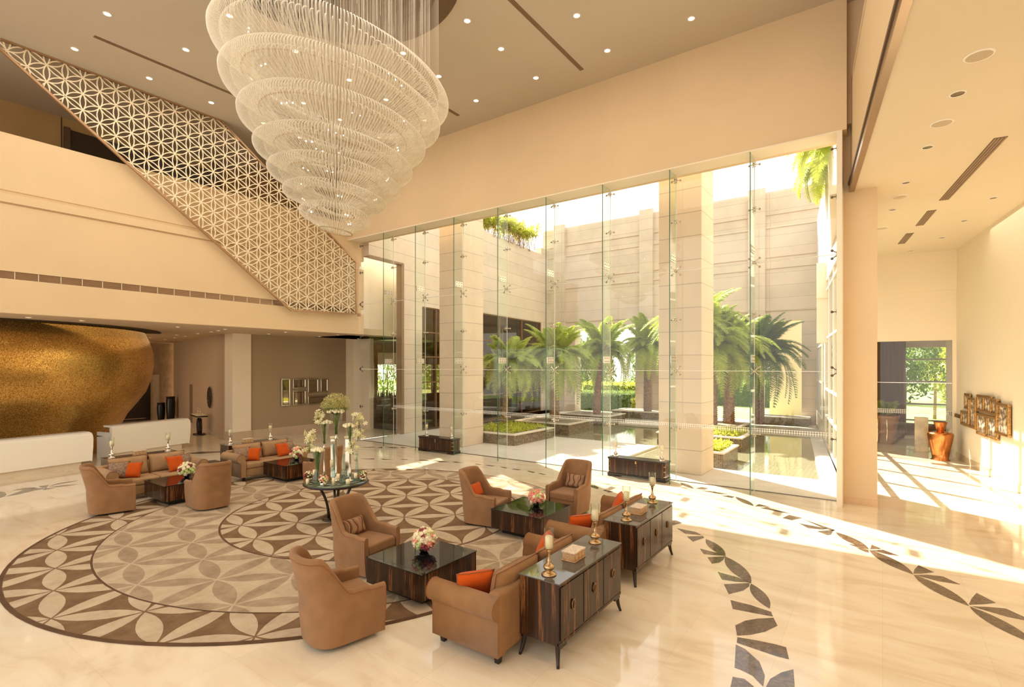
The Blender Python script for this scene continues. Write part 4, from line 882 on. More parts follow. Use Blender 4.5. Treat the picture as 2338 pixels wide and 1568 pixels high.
# ---- round flower table
TC = Vector((-8.72, 6.31)); TZ = .755
t = thing('round_table', 'round dark pedestal table on the carpet carrying vases of flowers and candles', 'table', (TC.x, TC.y, .0175)); z_ = .0175
b = MB(); b.lathe([(.001,.68),(.58,.68),(.61,.70),(.61,.725),(.001,.725)], 56); b.build('tabletop', dark_wood, t)
b = MB(); b.lathe([(.001,.7255),(.60,.7255),(.60,.737),(.001,.737)], 56); b.build('mirror_top', mat('green_mirror', (.14, .17, .12), .03, .6), t)
b = MB(); b.lathe([(.001,0),(.26,0),(.27,.015),(.25,.035),(.001,.035)], 36); b.build('base_plate', dark_wood, t)
for k in range(4):
    a = PI/4+k*PI/2+.3; l = MB(); P = [((.14+.20*(q/8)**2.2)*math.cos(a), (.14+.20*(q/8)**2.2)*math.sin(a), .03+.655*(q/8)) for q in range(9)]; l.tube(P, .028, 6); l.build('leg', dark_wood, t)
def tp(px, py_depth=0): q = TC+CAMR*((px-768)*.0086)+CAMF*py_depth; return (q.x, q.y, TZ)
def trumpet(label, px, dep, h_top, h_mid, rt, bottle=False, m=vase_g, mid=.035):
    t = thing('trumpet_vase', label, 'vase', tp(px, dep), 0, 'glass trumpet vases on the flower table')
    b = MB()
    if bottle: b.lathe([(.001,0),(.075,.0),(.10,.06),(.095,.14),(.055,.21),(.035,.26),(.04,h_mid),(.05,h_mid+.05),(rt,h_top)], 22, cap=False)
    else: b.lathe([(.001,0),(.07,0),(.065,.012),(.02,.03),(.017,.10),(.035,.13),(.02,.17),(.017,h_mid-.14),(.04,h_mid-.10),(.02,h_mid-.05),(mid,h_mid),(rt*.8,(h_mid+h_top)/2),(rt,h_top)], 22, cap=False)
    b.build('glass_body', glass_blue if bottle else m, t)
    if not bottle: q = MB(); q.lathe([(.001,0),(.068,0),(.063,.012),(.018,.03),(.015,.10),(.033,.13),(.018,.17),(.015,h_mid-.14),(.038,h_mid-.10),(.018,h_mid-.05),(.001,h_mid-.01)], 16); q.build('silver_foot', silver, t)
    s = MB(); rnd = random.Random(int(px))
    for k in range(20): a = rnd.random()*6.28; r1 = rnd.random()*rt*.8; s.tube([(r1*.35*math.cos(a), r1*.35*math.sin(a), h_mid*.98 if not bottle else .08), (r1*math.cos(a+2.2), r1*math.sin(a+2.2), h_top+.03)], .004, 4)
    s.build('stems', leaf_g, t); return t
def blooms(name, label, px, dep, z, n_, spread, m, r=.034, cat='flowers', seed=0, zs=.3, grp='white blooms on the flower table'):
    t = thing(name, label, cat, tp(px, dep), 0, grp); t.location.z = z; rnd = random.Random(seed); o0 = None
    for k in range(n_):
        a = 2.4*k; rr = spread*math.sqrt((k+.5)/n_); loc = (rr*math.cos(a), rr*math.sin(a), spread*zs*(1-(rr/spread)**2)+rnd.uniform(-.01,.01))
        if o0 is None: o0 = blossom_mesh(m, r, seed); o0.parent = t; o = o0
        else: o = o0.copy(); C.objects.link(o); o.parent = t
        o.location = loc; o.rotation_euler = (rnd.uniform(-.6,.6), rnd.uniform(-.6,.6), a)
    return t
white_p = mat('white_petal', (.92, .86, .62), .5); lily_p = mat('lily_petal', (.90, .84, .50), .5)
trumpet('tall central silver footed trumpet vase', 768, 0, 1.33, .93, .125)
trumpet('trumpet vase on the left of the flower table, behind the front bottle vase', 736, .12, 1.10, .72, .095); trumpet('trumpet vase on the right of the flower table', 800, .0, 1.05, .66, .10)
trumpet('pale green bottle shaped vase at the front left of the flower table', 738, -.28, .62, .32, .095, True)
# clear glass bottle and mirrored lanterns
for lab, px, dep, h_ in (('tall clear glass decanter at the right of the flower table', 812, .1, .50), ('slim clear glass decanter beside the front candles', 790, -.12, .52)):
    o = thing('glass_decanter', lab, 'decanter', tp(px, dep)); b = MB(); b.lathe([(.001,0),(.085,0),(.09,.03),(.05,.18),(.02,.28),(.018,h_-.05),(.03,h_),(.015,h_+.02)], 20, cap=False); b.build('glass_body', glass_blue, o)
    s = MB(); s.sphere((0,0,h_+.03), .022, 10, 6); s.build('stopper', vase_g, o)
for lab, px, dep in (('mirrored square lantern behind the central vase, left one', 752, .25), ('mirrored square lantern behind the central vase, right one', 785, .27)):
    o = thing('mirrored_column', lab, 'candle stand', tp(px, dep), YAW); b = MB(); b.box(-.045,.045,-.045,.045,0,.78); b.build('mirror_facets', silver, o, bevel=.006)
    s = MB(); s.lathe([(.001,.78),(.075,.78),(.08,.79),(.001,.79)], 18); s.build('dish', silver, o); q = MB(); q.lathe([(.001,.791),(.07,.791),(.072,.83),(.001,.835)], 18); q.build('candle', wax, o)
blooms('white_carnations', 'ring of cream carnations under the misty green cloud of the tall central vase', 768, 0, TZ+1.34, 22, .15, white_p, .036, seed=3)
gy = thing('baby_breath_cloud', 'misty yellow green cloud of tiny flowers above the tall central vase', 'flowers', tp(768)); rnd = random.Random(4); b = MB()
for k in range(2600):
    v = Vector((rnd.gauss(0,1), rnd.gauss(0,1), rnd.gauss(0,1))).normalized()*(rnd.random()**.4); v = Vector((v.x*.30, v.y*.30, abs(v.z)*.30+.0+.05)); c_ = Vector((0,0,1.38))+v; s = .006
    b.add([c_+Vector((-s,0,0)), c_+Vector((0,s,s)), c_+Vector((s,0,0)), c_+Vector((0,-s,-s))], [(0,1,2,3)], 0)
for k in range(160):
    v = Vector((rnd.gauss(0,1), rnd.gauss(0,1), abs(rnd.gauss(0,1)))).normalized(); b.tube([(0,0,1.28), tuple(Vector((0,0,1.38))+Vector((v.x*.27, v.y*.27, v.z*.29)))], .0018, 3, 1)
b.build('blossom_mist', [mat('mist_green', (.50, .42, .13), .7), leaf_g], gy)['kind'] = 'stuff'
blooms('white_carnations', 'cream carnations in the left trumpet vase', 742, .10, TZ+1.11, 12, .10, white_p, .034, seed=5); blooms('white_carnations', 'cream carnations in the right trumpet vase', 796, .0, TZ+1.06, 12, .11, white_p, .034, seed=6); blooms('white_carnations', 'cream carnations in the front bottle vase', 738, -.28, TZ+.63, 14, .12, white_p, .036, seed=7)
def lilies(label, px, dep, z, n_, sp, seed):
    t = thing('white_lilies', label, 'flowers', tp(px, dep), 0, 'lilies on the flower table'); t.location.z = z; rnd = random.Random(seed); o0 = None
    for k in range(int(n_*2)):
        if o0 is None:
            b = MB()
            for q in range(6): a = q*PI/3; d_ = Vector((math.cos(a), math.sin(a), .7)); s_ = Vector((-math.sin(a), math.cos(a), 0))*.013; b.add([(0,0,0), d_*.035-s_, d_*.062+Vector((0,0,-.02)), d_*.035+s_], [(0,1,2,3)], 0, None, True)
            o0 = b.build('lily_bloom', lily_p, t); o = o0
        else: o = o0.copy(); C.objects.link(o); o.parent = t
        o.location = (rnd.uniform(-1,1)*sp[0], rnd.uniform(-1,1)*sp[0], rnd.uniform(-1,1)*sp[1]); o.rotation_euler = (rnd.uniform(-1.4,1.4), rnd.uniform(-1.4,1.4), rnd.uniform(0,6))
    s = MB()
    for k in range(5): s.tube([(rnd.uniform(-.03,.03), rnd.uniform(-.03,.03), -sp[1]-.06), (rnd.uniform(-.06,.06), rnd.uniform(-.06,.06), sp[1]*.7)], .004, 4)
    s.build('stems', leaf_g, t)
lilies('white lilies at the upper left of the flower table arrangement', 727, .05, TZ+1.24, 10, (.08,.11), 1); lilies('white lilies at the lower left of the flower table arrangement', 716, -.15, TZ+.80, 13, (.09,.18), 2)
lilies('white lilies at the upper right of the flower table arrangement', 820, 0, TZ+1.20, 10, (.10,.11), 3); lilies('white lilies at the middle right of the flower table arrangement', 822, -.05, TZ+.92, 7, (.08,.08), 4); lilies('white lilies at the lower right of the flower table arrangement', 806, -.05, TZ+.68, 7, (.07,.10), 5)
bouquet('small mixed bouquet at the left edge of the flower table', tp(708, -.05), .075, 26, None, 6, True, 'small bouquets on the flower table'); bouquet('small mixed bouquet at the front of the flower table', tp(757, -.44), .08, 28, None, 7, True, 'small bouquets on the flower table'); bouquet('small mixed bouquet at the right edge of the flower table', tp(829, .0), .07, 24, None, 8, True, 'small bouquets on the flower table')
def pillar(label, px, dep, h_, stand, r=.032):
    t = thing('pillar_candle', label, 'candle', tp(px, dep), 0, 'pillar candles on the flower table')
    if stand: b = MB(); b.lathe([(.001,0),(.04,0),(.035,.01),(.012,.025),(.012,stand-.03),(.035,stand-.01),(.04,stand),(.001,stand)], 14); b.build('glass_stand', vase_g, t)
    c_ = MB(); c_.lathe([(.001,stand),(r,stand),(r,stand+h_),(r*.8,stand+h_+.004),(.001,stand+h_-.004)], 16); c_.build('wax_pillar', wax, t)
for a in (('cream candle on the table at far left, in front of the bottle vase', 717, -.30, .10, 0), ('cream candle behind the left bouquet', 723, -.10, .11, .12), ('tall cream candle raised on a stand left of centre', 760, -.05, .13, .28), ('cream candle in front of the centre, right of the front bouquet', 777, -.38, .13, 0),
          ('cream candle on a short glass stand, right of centre', 786, -.35, .10, .10), ('thick cream candle front right', 806, -.30, .09, 0, .042), ('cream candle on a short glass stand near the right bouquet', 820, -.22, .09, .10), ('cream candle raised on a stand behind the right decanter', 806, .2, .10, .35)): pillar(*a)
# ================================================================ glass fins with spider fittings
def spider(x, z, full, parent, m=steel):
    b = MB(); y = FY-.06; pts = [(-1, 1), (1, 1), (-1, -1), (1, -1)] if full else [(-1, 0), (1, 0)]
    b.lathe([(.001,-.05),(.028,-.05),(.028,.05),(.001,.05)], 10, 0, T(x, y, z) @ RX(PI/2))
    for sx_, sz_ in pts:
        e = (x+sx_*.115, FY-.03, z+sz_*.105); b.tube([(x, y, z), ((x+e[0])/2, y-.01, (z+e[2])/2), e], [.016, .012, .010], 6)
        b.lathe([(.001,0),(.026,0),(.026,.02),(.001,.02)], 10, 0, T(e[0], FY-.012, e[2]) @ RX(PI/2))
    if not full: 
        for dz in (-.05, .05): b.tube([(x-.045, y, z+dz), (x+.045, y, z+dz)], .006, 5); b.tube([(x+dz*.6, y, z-.07), (x+dz*.6, y, z+.07)], .007, 5)
    return b.build('spider_fitting', m, parent)
Hs = [(1.37, 0), (2.875, 1), (4.2, 0), (5.475, 1), (6.75, 0), (7.82, 0)]
FL = ['behind the left end of the flower table', 'left of the left ebony chest', 'right of the left ebony chest', 'first to the right of the left stone pier', 'second to the right of the left stone pier', 'at the left end of the right ebony chest', 'at the right end of the right ebony chest', 'nearest the right pilaster']
for k, x in enumerate(NF[1:-1]):
    t = thing('glass_fin', 'tall vertical glass fin with spider fittings, '+FL[k], 'glass fin', (0, 0, 0), 0, 'glass fins of the window front')
    t.location = (x, FY, 0); g = MB()
    g.box(-.006, .006, -.52, -.035, .0, SOF-.035, 0); g.box(-.010, .010, -.532, -.52, 0, SOF-.035, 1); g.box(-.008, .008, -.035, -.026, 0, SOF-.035, 2); g.build('glass_blade', [fin_g, edge_g, pale_edge], t)
    for z, f in Hs:
        o = spider(x, z, f, t); o.location = (-x, -FY, 0)
    for z in (3.17, 5.76):
        b = MB(); b.box(-.018, .018, -.46, -.10, z-.09, z+.09, 0)
        for i in range(3):
            for j in (-1, 1): b.lathe([(.001,-.026),(.014,-.026),(.014,.026),(.001,.026)], 8, 1, T(0, -.40+i*.12, z+j*.045) @ RY(PI/2))
        b.build('splice_plate', [mat('satin_steel', (.74, .70, .62), .35, .7) if 'satin_steel' not in MATS else MATS['satin_steel'], dark_steel], t)
for x, s, lab in ((NF[0]+.06, 1, 'steel glass clamps on the bulkhead end at the left edge of the glass'), (NF[-1]-.13, -1, 'row of dark steel glass clamps on the right pilaster')):
    t = thing('glass_clamps', lab, 'glass clamps', (x, FY, 0))
    for z, f in Hs:
        b = MB()
        for sz_ in ((-1, 1) if f else (0,)): e = (s*.09, -.03, z+sz_*.09); b.tube([(-s*.05, -.05, z), e], [.016, .010], 6); b.lathe([(.001,0),(.030,0),(.030,.02),(.001,.02)], 10, 0, T(e[0], -.012, e[2]) @ RX(PI/2))
        b.box(-.008, .008, -.07, -.03, z-.06, z+.06); b.build('clamp', dark_steel, t)
# ================================================================ stair screen: flower lattice panel
SX = -17.12; s_ = .42
poly = [(3.0, 10.56), (3.0, 10.72), (3.04, CEIL-.02), (8.1, CEIL-.02), (13.3, 7.13), (13.3, 5.06), (10.5, 4.98)]
sc_t = thing('stair_screen', 'tall cream lattice screen of six petalled flowers beside the staircase, framed in bronze', 'screen', (SX, 0, 0))
def inside(p):
    c_ = 0
    for i in range(len(poly)):
        a, b = poly[i-1], poly[i]
        if (a[1] > p[1]) != (b[1] > p[1]) and p[0] < (b[0]-a[0])*(p[1]-a[1])/(b[1]-a[1])+a[0]: c_ ^= 1
    return c_
def ribbon(P, w_, th, b):
    """flat ribbon along P in the y-z plane"""
    for i in range(len(P)-1):
        p, q = Vector(P[i]), Vector(P[i+1]); d_ = (q-p).normalized(); nn = Vector((-d_.y, d_.x))*w_
        if not (inside(p) and inside(q)): continue
        A = [p-nn, q-nn, q+nn, p+nn]; v = [(x, a[0], a[1]) for x in (th, -th) for a in A]
        b.add(v, [(0,1,2,3),(0,4,5,1),(2,6,7,3)], 0)
lt = MB(); org = (4.24, 10.35)
va, vb = (s_*math.sqrt(3)/2, s_/2), (0, s_)
for i in range(-6, 40):
    for j in range(-40, 12):
        p = (org[0]+i*va[0]+j*vb[0], org[1]+i*va[1]+j*vb[1])
        if not (2.4 < p[0] < 13.9 and 4.4 < p[1] < 11.3): continue
        for d_ in (va, vb, (va[0]-vb[0], va[1]-vb[1])):
            P = petal(p, (p[0]+d_[0], p[1]+d_[1]), .145, 7); h_ = len(P)//2; ribbon(P[:h_+1], .0125, .010+.004*((i*7+j*3) % 5)/5+(.0008 if d_ is va else 0), lt); ribbon(P[h_:]+[P[0]], .0125, .0103+.004*((i*3+j*5+2) % 5)/5+(.0016 if d_ is vb else 0), lt)
lt.build('lattice', varied('cream_lattice', (.88, .76, .56), .03, 2, .5), sc_t)
fr = MB()
for i in range(len(poly)):
    a, b = Vector(poly[i-1]), Vector(poly[i])
    if (b-a).length < .3: continue
    d_ = (b-a).normalized(); nn = Vector((-d_.y, d_.x))*.028
    fr.add([(x, q[0], q[1]) for x in (-.03, .04) for q in (a-nn, b-nn, b+nn, a+nn)], [(0,3,2,1),(4,5,6,7),(0,1,5,4),(1,2,6,5),(2,3,7,6),(3,0,4,7)])
fr.build('bronze_frame', varied('bronze_edge', (.40, .24, .13), .05, 3, .3, metal=.4), sc_t)
gl_ = MB(); gl_.add([(-.02, y, z) for y, z in poly], [tuple(range(len(poly)))]); gl_.build('backing_glass', sheet_glass('screen_glass', (.93, .90, .84), .35), sc_t)
sr = MB(); sr.tube([(-17.26, 7.6, 8.1), (-17.26, 8.9, 7.26)], .02, 6); 
# ================================================================ chandelier
CX, CY = -8.72, 6.30
ch = thing('chandelier', 'giant tiered chandelier of curved crystal rods under a dark mirrored ceiling disc', 'chandelier', (CX, CY, CEIL))
b = MB(); b.lathe([(.001,-.03),(2.44,-.03),(2.46,0),(.001,0)], 72); b.build('mirror_disc', mat('dark_mirror_disc', (.16, .12, .09), .03, 1), ch)
TI = [(9.15, 2.12, 1.02, .62, -.10), (8.40, 1.95, .72, .58, .0), (7.72, 1.66, .42, .52, .0), (7.10, 1.40, .32, .46, .0), (6.66, 1.16, .27, .38, 0), (6.27, .90, .20, .34, 0), (5.98, .62, .14, .28, 0)]
TI = [(z, r, dz, h_, o) for z, r, dz, h_, o in TI]
rnd = random.Random(5)
def rod_pts(a, z, r, dz, zn, rn, dzn, ph=0):
    """S-curved rod: swells out under its top ring, then sweeps in to the next tier"""
    u = Vector((math.cos(a), math.sin(a))); s = (1+u.dot(CAMR))/2; z0 = z-dz*s+.26*min(1, r); z1 = zn-dzn*s+.10*min(1, r)
    P = []
    for i in range(12):
        t = i/11; q = max(0, 1-t/.32); w_ = sm((t-.42)/.58)
        rr = r-.13*min(1, r)*q*q-(r-rn+.26*min(1, r))*w_+.07*math.sin(2*PI*t*.9)*min(1, r)
        P.append((u.x*rr, u.y*rr, z0+(z1-z0)*t-CEIL))
    return P
rods = []
for ti, (z, r, dz, h_, o_) in enumerate(TI):
    zn, rn, dzn = (TI[ti+1][0], TI[ti+1][1], TI[ti+1][2]) if ti < 6 else (5.62, .50, .10)
    n = int(2*PI*r/.052)
    for k in range(n): rods.append((2*PI*k/n, z, r, dz, zn, rn, dzn, ti))
    n = int(2*PI*r/.12)
    for k in range(n): rods.append((2*PI*(k+.5)/n, z-.06, r-.20*min(1, r), dz, zn+.02, rn-.2*min(1, r), dzn, ti+10))
# the 100 rods that show largest (front of the two lowest full tiers) are parts, the rest one object
def front(rod): u = Vector((math.cos(rod[0]), math.sin(rod[0]))); return -u.dot(CAMF)
big = sorted([q for q in rods if q[7] in (0, 1)], key=lambda q: -front(q))[:100]; bigs = set(id(q) for q in big); rest = MB()
for q in rods:
    P = rod_pts(*q[:7])
    if id(q) in bigs: b = MB(); b.tube(P, .0095, 6); b.build('crystal_rod', rod_m, ch)
    else: rest.tube(P, .009, 5, 0, None, False)
o = rest.build('crystal_rods', rod_m, ch); o['kind'] = 'stuff'
rest = MB(); bd = MB()
for q in rods:
    P = rod_pts(*q[:7]); p = P[0]; 
    if q[7] < 10: rest.tube([p, (p[0], p[1], -.02)], .001, 3, 0, None, False)
    if q[7] < 10: bd.sphere(P[-1], .011, 6, 4)
o = rest.build('suspension_wires', mat('suspension_wire', (.55, .46, .36), .4, .6), ch); o['kind'] = 'stuff'
o = bd.build('gold_beads', brass, ch); o['kind'] = 'stuff'
# vertical crystal strands inside
vs = MB()
for k in range(120):
    a = rnd.random()*6.28; rr = 1.9*math.sqrt(rnd.random()); zl = 9.4-1.1*(2-rr)*.9-rnd.random()*.8; vs.tube([(rr*math.cos(a), rr*math.sin(a), -.02), (rr*math.cos(a), rr*math.sin(a), zl-CEIL)], .004, 4, 0, None, False)
o = vs.build('crystal_strands', rod_m, ch); o['kind'] = 'stuff'
bl0 = None
for k in range(46):
    ti = k % 7; z, r, dz, h_, _ = TI[ti]; a = k*2.399; rr = r*.72; u = Vector((math.cos(a), math.sin(a))); p = (u.x*rr, u.y*rr, z-dz*(1+u.dot(CAMR))/2-CEIL)
    if bl0 is None: b = MB(); b.sphere((0,0,0), .013, 8, 6); bl0 = b.build('bulb', bulb_e, ch); o = bl0
    else: o = bl0.copy(); C.objects.link(o); o.parent = ch
    o.location = p
# ================================================================ recessed lights and vents
def downlight(label, loc, r, m=lamp_e, grp='lit downlights of the high ceiling'):
    t = thing('downlight', label, 'downlight', loc, 0, grp); b = MB(); b.lathe([(r*.78,-.012),(r*.9,-.016),(r,-.012),(r,0)], 20, cap=False); b.build('ring', white_m, t)
    q = MB(); q.lathe([(.001,-.006),(r*.78,-.006)], 20, cap=False); q.build('lamp_disc', m, t); return t
def pos_words(x, y): return ''
XS = [-16.2, -14.0, -11.85, -9.74, -7.65, -5.55, -3.5]; YS = [4.2, 5.8, 7.4, 9.0, 10.28, 11.86]; hd0 = None
cn = ['first', 'second', 'third', 'fourth', 'fifth', 'sixth', 'seventh']
for i, x in enumerate(XS):
    for j, y in enumerate(YS):
        if math.hypot(x-CX, y-CY) < 2.6: continue
        lab = 'lit high ceiling downlight, %s row from the staircase screen, %s one from the glass front' % (cn[i], cn[5-j])
        if hd0 is None: hd0 = downlight(lab, (x, y, CEIL), .085)
        else: dup(hd0, (x, y, CEIL), 0, lab)
ld0 = None
LDL = [(-18.58,3.84),(-18.64,5.0),(-19.83,9.3),(-19.11,7.67),(-32.62,11.78),(-28.81,11.01),(-26.67,10.57),(-24.73,10.22),(-22.32,9.68),(-20.77,9.48),(-18.89,9.09),(-20.28,11.48),(-18.7,11.26),(-20.27,13.8),(-18.51,13.47),(-20.25,15.9),(-24.0,9.6),(-27.5,9.9)]
LN = ['above the left end of the gold wall', 'second above the gold wall', 'beside the dark rim of the gold wall', 'just behind the bulkhead edge above the gold wall', 'deepest in the corridor', 'second deepest in the corridor', 'third deepest in the corridor', 'fourth deepest in the corridor', 'at the mouth of the corridor', 'in front of the corridor mouth', 'near the bulkhead edge left of the pier', 'in front of the pier, inner one', 'near the bulkhead edge in front of the pier', 'before the woven wall, inner one', 'before the woven wall, near the bulkhead edge', 'at the far end of the woven wall', 'in the corridor row nearest the gold wall, right one', 'in the corridor row nearest the gold wall, left one']
for (x, y), n_ in zip(LDL, LN):
    lab = 'small lit low ceiling downlight '+n_
    if ld0 is None: ld0 = downlight(lab, (x, y, LOW), .07, lamp_e, 'lit downlights of the low ceiling')
    else: dup(ld0, (x, y, LOW), 0, lab)
def slot(label, x0, x1, y0, y1, z, grp, n_=3, ang=0):
    t = thing('linear_vent', label, 'air vent', ((x0+x1)/2, (y0+y1)/2, z), ang, grp); a, b = (x1-x0)/2, (y1-y0)/2
    q = MB(); q.box(-a, a, -b, b, -.008, 0); q.build('slot', mat('vent_dark', (.16, .11, .07), .5) if 'vent_dark' not in MATS else MATS['vent_dark'], t)
    q = MB()
    for k in range(n_): x = -a+(k+.5)*2*a/n_; q.box(x-a*.12, x+a*.12, -b, b, -.014, -.006)
    q.build('louvre', trim_brown, t); return t
for lab, x in (('long linear vent in the high ceiling nearest the staircase screen', -15.2), ('long linear vent in the high ceiling seen through the chandelier', -10.77), ('long linear vent in the high ceiling right of the chandelier', -6.46)): slot(lab, x-.055, x+.055, 4.3, 12.25, CEIL, 'linear vents of the high ceiling')
RWV = [('longest linear vent in the side hall ceiling, nearest', 1.6, 1.14, 11.76, 15.44), ('middle linear vent in the side hall ceiling', .98, .81, 16.31, 17.85), ('farthest linear vent in the side hall ceiling', .64, .47, 18.75, 20.2)]
for lab, xa, xb, ya, yb in RWV: l_ = math.hypot(xb-xa, yb-ya)/2; xm, ym = (xa+xb)/2, (ya+yb)/2; slot(lab, xm-.09, xm+.09, ym-l_, ym+l_, 6.8, 'linear vents of the side hall', 4, math.atan2(-(xb-xa), yb-ya))
unlit = mat('unlit_reflector', (.35, .27, .18), .2, .8); d0 = None
RW = [((.85,9.52),.10,'nearest unlit downlight'),((.63,11.54),.09,'second unlit downlight'),((.39,13.51),.08,'third unlit downlight'),((.19,15.66),.08,'fourth unlit downlight'),((2.03,15.88),.08,'unlit downlight nearest the wall of pictures'),((1.73,17.93),.08,'second unlit downlight along the picture wall'),((1.43,19.93),.08,'third unlit downlight along the picture wall'),((.75,21.6),.08,'unlit downlight above the glass door')]
for (x, y), r, n_ in RW: downlight(n_+' in the side hall ceiling', (x, y, 6.8), r, unlit, 'unlit downlights of the side hall')
for (x, y), n_ in (((.96,8.51),'nearest round ceiling diffuser with a ribbed centre in the side hall'),((.75,10.54),'second round ceiling speaker in the side hall'),((.31,14.58),'third round ceiling speaker in the side hall'),((-.02,17.62),'farthest round ceiling speaker in the side hall, by the pilaster')):
    t = thing('ceiling_speaker', n_, 'ceiling speaker', (x, y, 6.8), 0, 'round ceiling speakers of the side hall'); b = MB(); b.lathe([(.13,-.012),(.145,-.014),(.155,-.008),(.155,0)], 28, cap=False); b.build('rim', white_m, t); b = MB(); b.lathe([(.001,-.012),(.13,-.012)], 28, cap=False); b.build('mesh_cover', varied('speaker_mesh', (.56, .46, .33), .1, 60, .7), t)
# ================================================================ reception
# gold mosaic drum: bowl-shaped curved wall
GC = (-25.0, 3.4); gt = thing('gold_mosaic_wall', 'huge bulging curved wall covered in gold mosaic behind the reception desks', 'curved wall', (GC[0], GC[1], 0))
prof = [(4.18,0),(4.24,.4),(4.36,.8),(4.55,1.2),(4.85,1.6),(5.12,2.0),(5.30,2.5),(5.38,3.0),(5.36,3.5),(5.25,3.9),(5.08,4.29)]
seg = 110; a0, a1 = -1.35, 1.25; n = len(prof); vs_, uvs = [], []; acc = 0
b = MB()
for k, (r, z) in enumerate(prof):
    if k: acc += math.hypot(r-prof[k-1][0], z-prof[k-1][1])
    for i in range(seg+1): a = a0+(a1-a0)*i/seg; vs_.append((r*math.cos(a), r*math.sin(a), z)); uvs.append((a*4.9, acc))
b.add(vs_, [(k*(seg+1)+i, k*(seg+1)+i+1, (k+1)*(seg+1)+i+1, (k+1)*(seg+1)+i) for k in range(n-1) for i in range(seg)], 0, None, True)
o = b.build('mosaic_skin', gold_mosaic, gt); ul = o.data.uv_layers.new(name='uv')
for lp in o.data.loops: ul.data[lp.index].uv = uvs[lp.vertex_index]
e = MB(); A = [(r*math.cos(a1), r*math.sin(a1), z) for r, z in prof]; Bk = [((r-.22)*math.cos(a1), (r-.22)*math.sin(a1), z) for r, z in prof]
e.add(A+Bk, [(i, i+1, n+i+1, n+i) for i in range(n-1)]); A2 = [((r-.22)*math.cos(a0+(a1-a0)*i/40), (r-.22)*math.sin(a0+(a1-a0)*i/40), z) for r, z in prof for i in range(41)]
e.add(A2, [(k*41+i, (k+1)*41+i, (k+1)*41+i+1, k*41+i+1) for k in range(n-1) for i in range(40)], 0, None, True); e.build('edge_band', varied('amber_edge', (.50, .24, .05), .05, 2, .3, metal=.6), gt)
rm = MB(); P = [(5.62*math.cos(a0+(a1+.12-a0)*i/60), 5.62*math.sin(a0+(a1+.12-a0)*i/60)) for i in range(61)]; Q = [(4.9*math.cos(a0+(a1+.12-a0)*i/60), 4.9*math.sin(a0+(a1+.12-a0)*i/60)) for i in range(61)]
rm.add([(x, y, LOW-.008) for x, y in P+Q], [(i, i+1, 61+i+1, 61+i) for i in range(60)]); rm.build('painted_gap_shade', mat('recess_shade_paint', (.03, .02, .012), .8), gt)  # flat dark sheet painted as the shade inside the ceiling cutout
# reception desks
def desk(label, p0, p1, h_=1.04, dep=.75):
    p0, p1 = Vector(p0), Vector(p1); d_ = p1-p0; l_ = d_.length; t = thing('reception_desk', label, 'reception desk', (p0.x, p0.y, 0), math.atan2(d_.y, d_.x), 'white reception desks')
    b = MB(); P = [(.06,.17),(.0,.6),(-.01,h_-.12),(.0,h_-.05),(.05,h_-.01),(.10,h_),(.42,h_),(.42,h_-.05),(.12,h_-.06),(.10,.17)]
    # front facing -y local; profile in (y,z)
    n = len(P); ln = []
    for x, ins in ((0,0),(.04,0),(l_-.06,0),(l_-.015,.03),(l_,.10)):
        ln.append([(x, y, z-(ins if z > h_-.2 else ins*.3)) for y, z in P])
    b.add([v for r in ln for v in r], [(k*n+i, (k+1)*n+i, (k+1)*n+(i+1) % n, k*n+(i+1) % n) for k in range(4) for i in range(n)], 0, None, False)
    b.add(ln[0], [tuple(range(n))]); b.add(ln[-1], [tuple(range(n-1,-1,-1))]); b.build('curved_front', white_m, t, bevel=.012)
    q = MB(); q.box(.1, l_-.25, .12, .55, 0, .17); q.build('plinth', varied('pale_plinth', (.70, .60, .46), .05, 2, .4), t)
    s = MB(); s.box(.0, .04, .1, dep, 0, h_-.22); s.box(.0, l_-.1, dep-.35, dep, .70, .74); s.build('side_panel', white_m, t); return t
desk('long white curved reception desk on the far left', (-18.55, 1.2), (-19.22, 5.42), 1.04); desk('second white reception desk, right of the long one, with its end panel showing', (-20.1, 6.15), (-20.75, 8.75), 1.08)
# black panel door with circles, on the far wall
g = thing('black_double_door', 'black panelled door with embossed circles in a pale stone surround beyond the gold wall', 'door', (-33.28, 10.4, 0)); b = MB(); b.box(0, .06, -1.55, 1.55, 0, 2.3); b.build('leaf', mat('black_door', (.035, .026, .02), .3), g)
b = MB()
for r in (.12, .22, .42, .6):
    P = [(.065, .4+r*math.cos(q*PI/12), 1.1+r*math.sin(q*PI/12)) for q in range(25)]; b.tube(P, .012, 5, 0, None, False)
b.build('circle_emblem', mat('bronze_line', (.16, .09, .04), .3, .8), g)
b = MB(); b.box(.06, .08, -1.5, 1.5, .1, .14); b.build('kick_rail', steel, g)
def urn(label, x, y, h_, r): 
    t = thing('tall_black_urn', label, 'urn', (x, y, 0), 0, 'tall black urns'); b = MB(); b.lathe([(.001,0),(r*.7,0),(r*.78,.05),(r*.95,h_*.4),(r,h_*.75),(r*.92,h_*.90),(r*.86,h_*.94),(.001,h_*.94)], 24); b.build('body', black_m, t)
    b = MB(); b.lathe([(r*.86,h_*.94),(r*1.0,h_*.97),(r*1.02,h_),(r*.8,h_),(r*.78,h_*.93)], 24, cap=False); b.build('rim', black_m, t)
urn('shorter tall black urn beside the black door', -32.35, 12.15, .98, .2); urn('taller black urn in the corner of the corridor', -31.85, 12.42, 1.32, .22)
